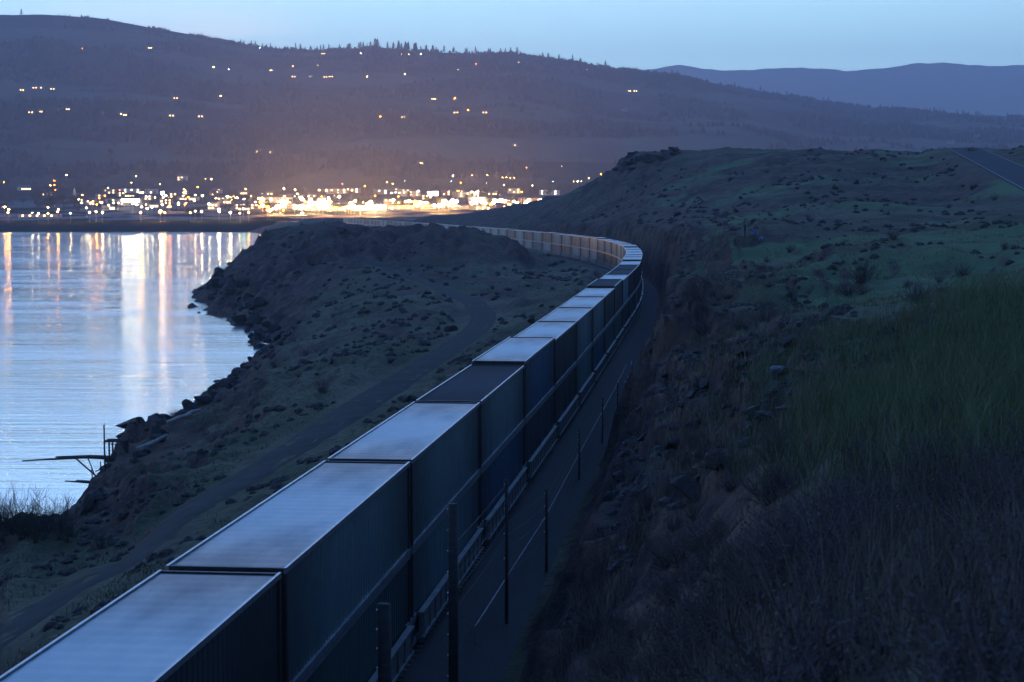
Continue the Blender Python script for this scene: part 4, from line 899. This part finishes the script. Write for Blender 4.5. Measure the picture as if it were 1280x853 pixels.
for rt, x, y, k_, s_ in sorted(LREG, key=lambda t: t[1]):
    zone = 'on the dark hillside' if y < 200 else 'on the slope just above the town' if y < 236 else 'in the middle rows of the town' if y < 252 else 'along the waterfront of the town'
    kk_ = (zone, k_); cntl[kk_] = cntl.get(kk_, 0)+1; rt['_n'] = cntl[kk_]
    del rt['_n']; tag(rt, f'{KN[k_]} lamp {zone}, {ordi(cntl[kk_])} such from the left', 'street lamp', f'{KN[k_]} lamps {zone}')
LM = {'a':0}
# buildings with names told by what they are beside
bn = {}
def blab(kind, x, y):
    zone = 'on the waterfront' if y > 255 else 'in the town centre' if y > 236 else 'at the foot of the hill'
    bn[(kind, zone)] = bn.get((kind, zone), 0)+1; return f'{kind} {zone}, {ordi(bn[(kind, zone)])} from the left'
bl = []
for k in range(80):
    x = rnd.uniform(90,690); y = rnd.uniform(241,264)
    bl.append((x, y))
for x, y in sorted(bl):
    ty = rnd.random()
    if ty < .5: building(x, y, rnd.choice((18,28,40)), rnd.choice((5,7)), 14, rnd.choice(('wall_w','wall_w','wall_t')), .6, 6, blab('pale flat-roofed lit building', x, y), 'buildings of the town', False, 'commercial_building', rnd.choice(('pane_w','pane_c')))
    else: building(x, y, rnd.choice((10,13)), rnd.choice((4,6)), 9, rnd.choice(('wall_w','wall_t','wall_b')), .6, 4, blab('gabled house', x, y), 'buildings of the town', True, 'house')
for x, y, w_, h_2, wl, lb in ((50,272,42,3.5,'wall_w','long low white building lit orange at the left end of the waterfront'),(162,257,30,7,'wall_w','big floodlit white building above its broad reflection'),(267,262,12,8,'wall_w','pale concrete tower block beside the white floodlight'),(60,245,16,6,'wall_t','house with orange lamps among the big trees'),(30,238,18,5,'wall_w','pale house with three lit windows behind the trees'),(228,226,16,7,'wall_w','white gabled house pair lit up above the town'),(480,262,70,5,'wall_w','long bright depot behind the far end of the train'),(597,254,24,8,'wall_w','brightly lit square store under the green hill')):
    building(x, y, w_, h_2, 12, wl, .8, 6, lb, None, w_ < 20, 'building', 'pane_w')
# church steeple
p = fhit(95, 250)
if p:
    ch = empty('church', p); tag(ch, 'small white church with a pointed steeple by the wooded waterfront', 'church'); a = MB(); a.box(-4,4,-8,8,-2,6); a.build('wall', M['wall_w'], ch); a = MB(); a.add([(-4.4,-8.3,6),(4.4,-8.3,6),(4.4,8.3,6),(-4.4,8.3,6),(0,-8.3,9.5),(0,8.3,9.5)], [(0,4,5,3),(1,2,5,4),(0,1,4),(2,3,5),(0,3,2,1)]); a.build('roof', M['roof_b'], ch)
    a = MB(); a.box(-1.6,1.6,-9.8,-6.6,6.2,10.5); v = [(-1.8,-10,10.6),(1.8,-10,10.6),(1.8,-6.4,10.6),(-1.8,-6.4,10.6),(0,-8.2,17.5)]; a.add(v, [(0,1,4),(1,2,4),(2,3,4),(3,0,4),(3,2,1,0)]); a.build('steeple', M['wall_w'], ch)
# backlit signs
for x, y, w_, h_2, lb in ((541,244,14,5.5,'large blank backlit white sign panel right of centre in the town'),(163,253,22,3.5,'wide bank of white floodlights above the broad river reflection'),(597,252,14,4,'bright white light bank near the foot of the green hill'),(203,243,4.5,3.5,'square white floodlight panel, brightest on the left side of town'),(395,256,20,2.5,'long row of white floodlights in the centre of the waterfront'),(455,262,40,1.6,'long low strip of yard floodlights behind the train'),(622,253,12,3,'bright light bank second from the green hill')):
    p = fhit(x, y, 6)
    if p:
        rt = empty('light_bank', p); tag(rt, lb, 'floodlight'); a = MB(); a.box(-w_/2, w_/2, -.3, 0, 8-h_2/2, 8+h_2/2); a.build('light_panel', M['flood'] if x == 162 else M['sign_w'], rt)
        for sx in (-1, 1): a = MB(); a.tube([(sx*w_*.35,.2,-1),(sx*w_*.35,.2,8)], .2, 6); a.build('pole', M['galv'], rt)
hs = [(188,60),(202,59),(404,67),(388,96),(408,96),(414,96),(28,113),(44,110),(52,110),(66,111.5),(39,141),(52,140),(76,138),(84,137),(131,142),(158,144),(150,143),(215,145),(251,146),(293,145),(324,190),(336,191),(416,194.5),(520,81),(407,96.5),(647,78),(542,124),(570,141),(606,141),(505,147),(786,114),(794,114),(643.6,182),(526.5,204.7),(340,88),(367,96),(220,123)]
for j, (x, y) in enumerate(sorted(hs)):
    pn = 'pane_h' 
    if pn not in M: M[pn] = glow('hillside_pane', (1,.52,.17), 22)
    building(x, y+1, 13, 5, 9, 'wall_t', .9, rnd.choice((1,2,2,3)), f'lit farmhouse on the hillside, {ordi(j+1)} of them from the left', 'farmhouses on the hillside', True, 'farmhouse', pn, 0)
for x, y, lb in ((1188,180,'unlit pale barn low on the far slope left of the highway bush'),(1221.6,173,'unlit pale house on the far slope above the highway bush'),(780,140,'pale shed in the clearing right of the hillside lights')):
    building(x, y, 16, 6, 12, 'wall_t', 0, 2, lb, None, True, 'barn', 'pane_w', 0)
# ------------------------------------------------------------------ people on the cliff top
def figure(name, joints, edges, loc, rz, label, cloth, legs=None):
    rt = empty(name, loc, rz); tag(rt, label, 'person')
    me = bpy.data.meshes.new('body'); me.from_pydata([j[:3] for j in joints], edges, []); me.update(); o = bpy.data.objects.new('body', me); S.collection.objects.link(o); o.parent = rt
    md = o.modifiers.new('skin', 'SKIN'); 
    for k, j in enumerate(joints): o.data.skin_vertices[0].data[k].radius = (j[3], j[3]*(.75 if j[3] > .09 else 1))
    o.data.skin_vertices[0].data[0].use_root = True; o.modifiers.new('sub', 'SUBSURF').levels = 2; o.modifiers['sub'].render_levels = 2; me.materials.append(cloth)
    return rt, o
def head(rt, c_, yaw, hood=False):
    import bmesh
    bm = bmesh.new(); bmesh.ops.create_uvsphere(bm, u_segments=16, v_segments=12, radius=1)
    for v in bm.verts:
        v.co = Vector((v.co.x*.078, v.co.y*.098, v.co.z*.118)); 
        if v.co.y < -.06: v.co.z *= .97
        if abs(v.co.x) < .02 and v.co.y < -.08 and -.04 < v.co.z < .01: v.co.y -= .02
    me = bpy.data.meshes.new('head'); bm.to_mesh(me); bm.free(); me.materials.append(M['skin']); o = bpy.data.objects.new('head', me); S.collection.objects.link(o); o.parent = rt; o.location = c_; o.rotation_euler = (0,0,yaw)
    h2 = MB(); vs = []; n = 12; 
    for a in range(n):
        for b_ in range(7):
            th = a/n*6.283; ph = b_/6*1.75; vs.append((math.sin(ph)*math.cos(th)*.088, math.sin(ph)*math.sin(th)*.108+.012, math.cos(ph)*.128+.006))
    fs = [(a*7+b_, ((a+1)%n)*7+b_, ((a+1)%n)*7+b_+1, a*7+b_+1) for a in range(n) for b_ in range(6) if not (b_ > 2 and 7 <= a <= 10)]
    h2.add(vs, fs); h2.build('hair', M['hair'], o, True)
def hand(rt, c_, d):
    mb = MB(); c_ = Vector(c_); d = Vector(d).normalized(); s_ = d.orthogonal().normalized(); mb.tube([c_, c_+d*.05, c_+d*.09], [.028,.036,.03], 8)
    for k, l_ in enumerate((.06,.075,.08,.072)): q_ = c_+d*.088+s_*(k-1.5)*.018; mb.tube([q_, q_+d*l_*.55, q_+d*l_+d.cross(s_)*.02], [.009,.008,.006], 6)
    q_ = c_+d*.03+s_*-.03; mb.tube([q_, q_-s_*.03+d*.03, q_-s_*.03+d*.06], [.011,.010,.008], 6); mb.build('hand', M['skin'], rt, True)
h_ = hit(931, 301) or P(931,300,206)
J = [(0,0,.95,.15),(0,0,1.15,.145),(0,0,1.38,.17),(0,0,1.5,.07),(0,-.01,1.57,.055),(.19,0,1.42,.075),(.25,.02,1.15,.055),(.22,-.14,.95,.04),(-.19,0,1.42,.075),(-.25,.02,1.15,.055),(-.2,-.14,.98,.04),(.1,0,.88,.105),(.11,-.02,.48,.072),(.11,.02,.1,.05),(.12,-.14,.04,.045),(-.1,0,.88,.105),(-.12,-.02,.48,.072),(-.12,.02,.1,.05),(-.14,-.13,.04,.045)]
E = [(0,1),(1,2),(2,3),(3,4),(2,5),(5,6),(6,7),(2,8),(8,9),(9,10),(0,11),(11,12),(12,13),(13,14),(0,15),(15,16),(16,17),(17,18)]
rt, _ = figure('person', J, E, (h_[0], h_[1], Hm(h_[0], h_[1])), R(80), 'person in dark clothes standing at the cliff edge', M['black_cloth'])
head(rt, (0,-.02,1.68), 0); hand(rt, (.22,-.15,.93), (0,-.3,-1)); hand(rt, (-.2,-.15,.96), (0,-.3,-1))
h2_ = (h_[0]+1.15, h_[1]+.3)
J = [(0,.30,.30,.17),(0,.22,.52,.18),(0,.02,.74,.20),(0,-.15,.84,.09),(0,-.2,.88,.06),(.2,-.02,.76,.085),(.27,-.22,.56,.06),(.2,-.45,.5,.042),(-.2,-.02,.76,.085),(-.27,-.22,.56,.06),(-.2,-.45,.5,.042),(.13,.2,.26,.12),(.19,-.28,.44,.085),(.17,-.12,.08,.055),(.17,-.3,.05,.045),(-.13,.2,.26,.12),(-.19,-.28,.44,.085),(-.17,-.12,.08,.055),(-.17,-.3,.05,.045)]
rt, _ = figure('person', J, E, (h2_[0], h2_[1], Hm(*h2_)), R(-70), 'person in a blue jacket crouching beside the standing one', M['blue_cloth'])
head(rt, (0,-.27,.95), 0); hand(rt, (.2,-.46,.49), (0,-1,-.2)); hand(rt, (-.2,-.46,.49), (0,-1,-.2))
# backpack of the group, pale patch next to the crouching person
mb = MB(); mb.tube([(0,0,0),(0,0,.12),(0,0,.38),(0,0,.52)], [.17,.21,.19,.09], 10); bp = mb.build('backpack', M['blue_cloth'], None, True); bp.scale = (1.3,.8,1); bp.location = (h2_[0]+.65, h2_[1]-.1, Hm(h2_[0]+.65, h2_[1]-.1)); tag(bp, 'blue rucksack on the grass right of the crouching person', 'backpack')
for k_, v_ in (('strap', M['black_cloth']),): 
    mb = MB(); mb.tube([(-.06,-.2,.42),(-.07,-.27,.28),(-.06,-.2,.1)], .018, 6); mb.build(k_, v_, bp)
for pr in SAGE+BARE+TC+TB: drop(pr)
print('cars', NCAR, 'objects', len(S.objects), 'lamps', len(LREG))
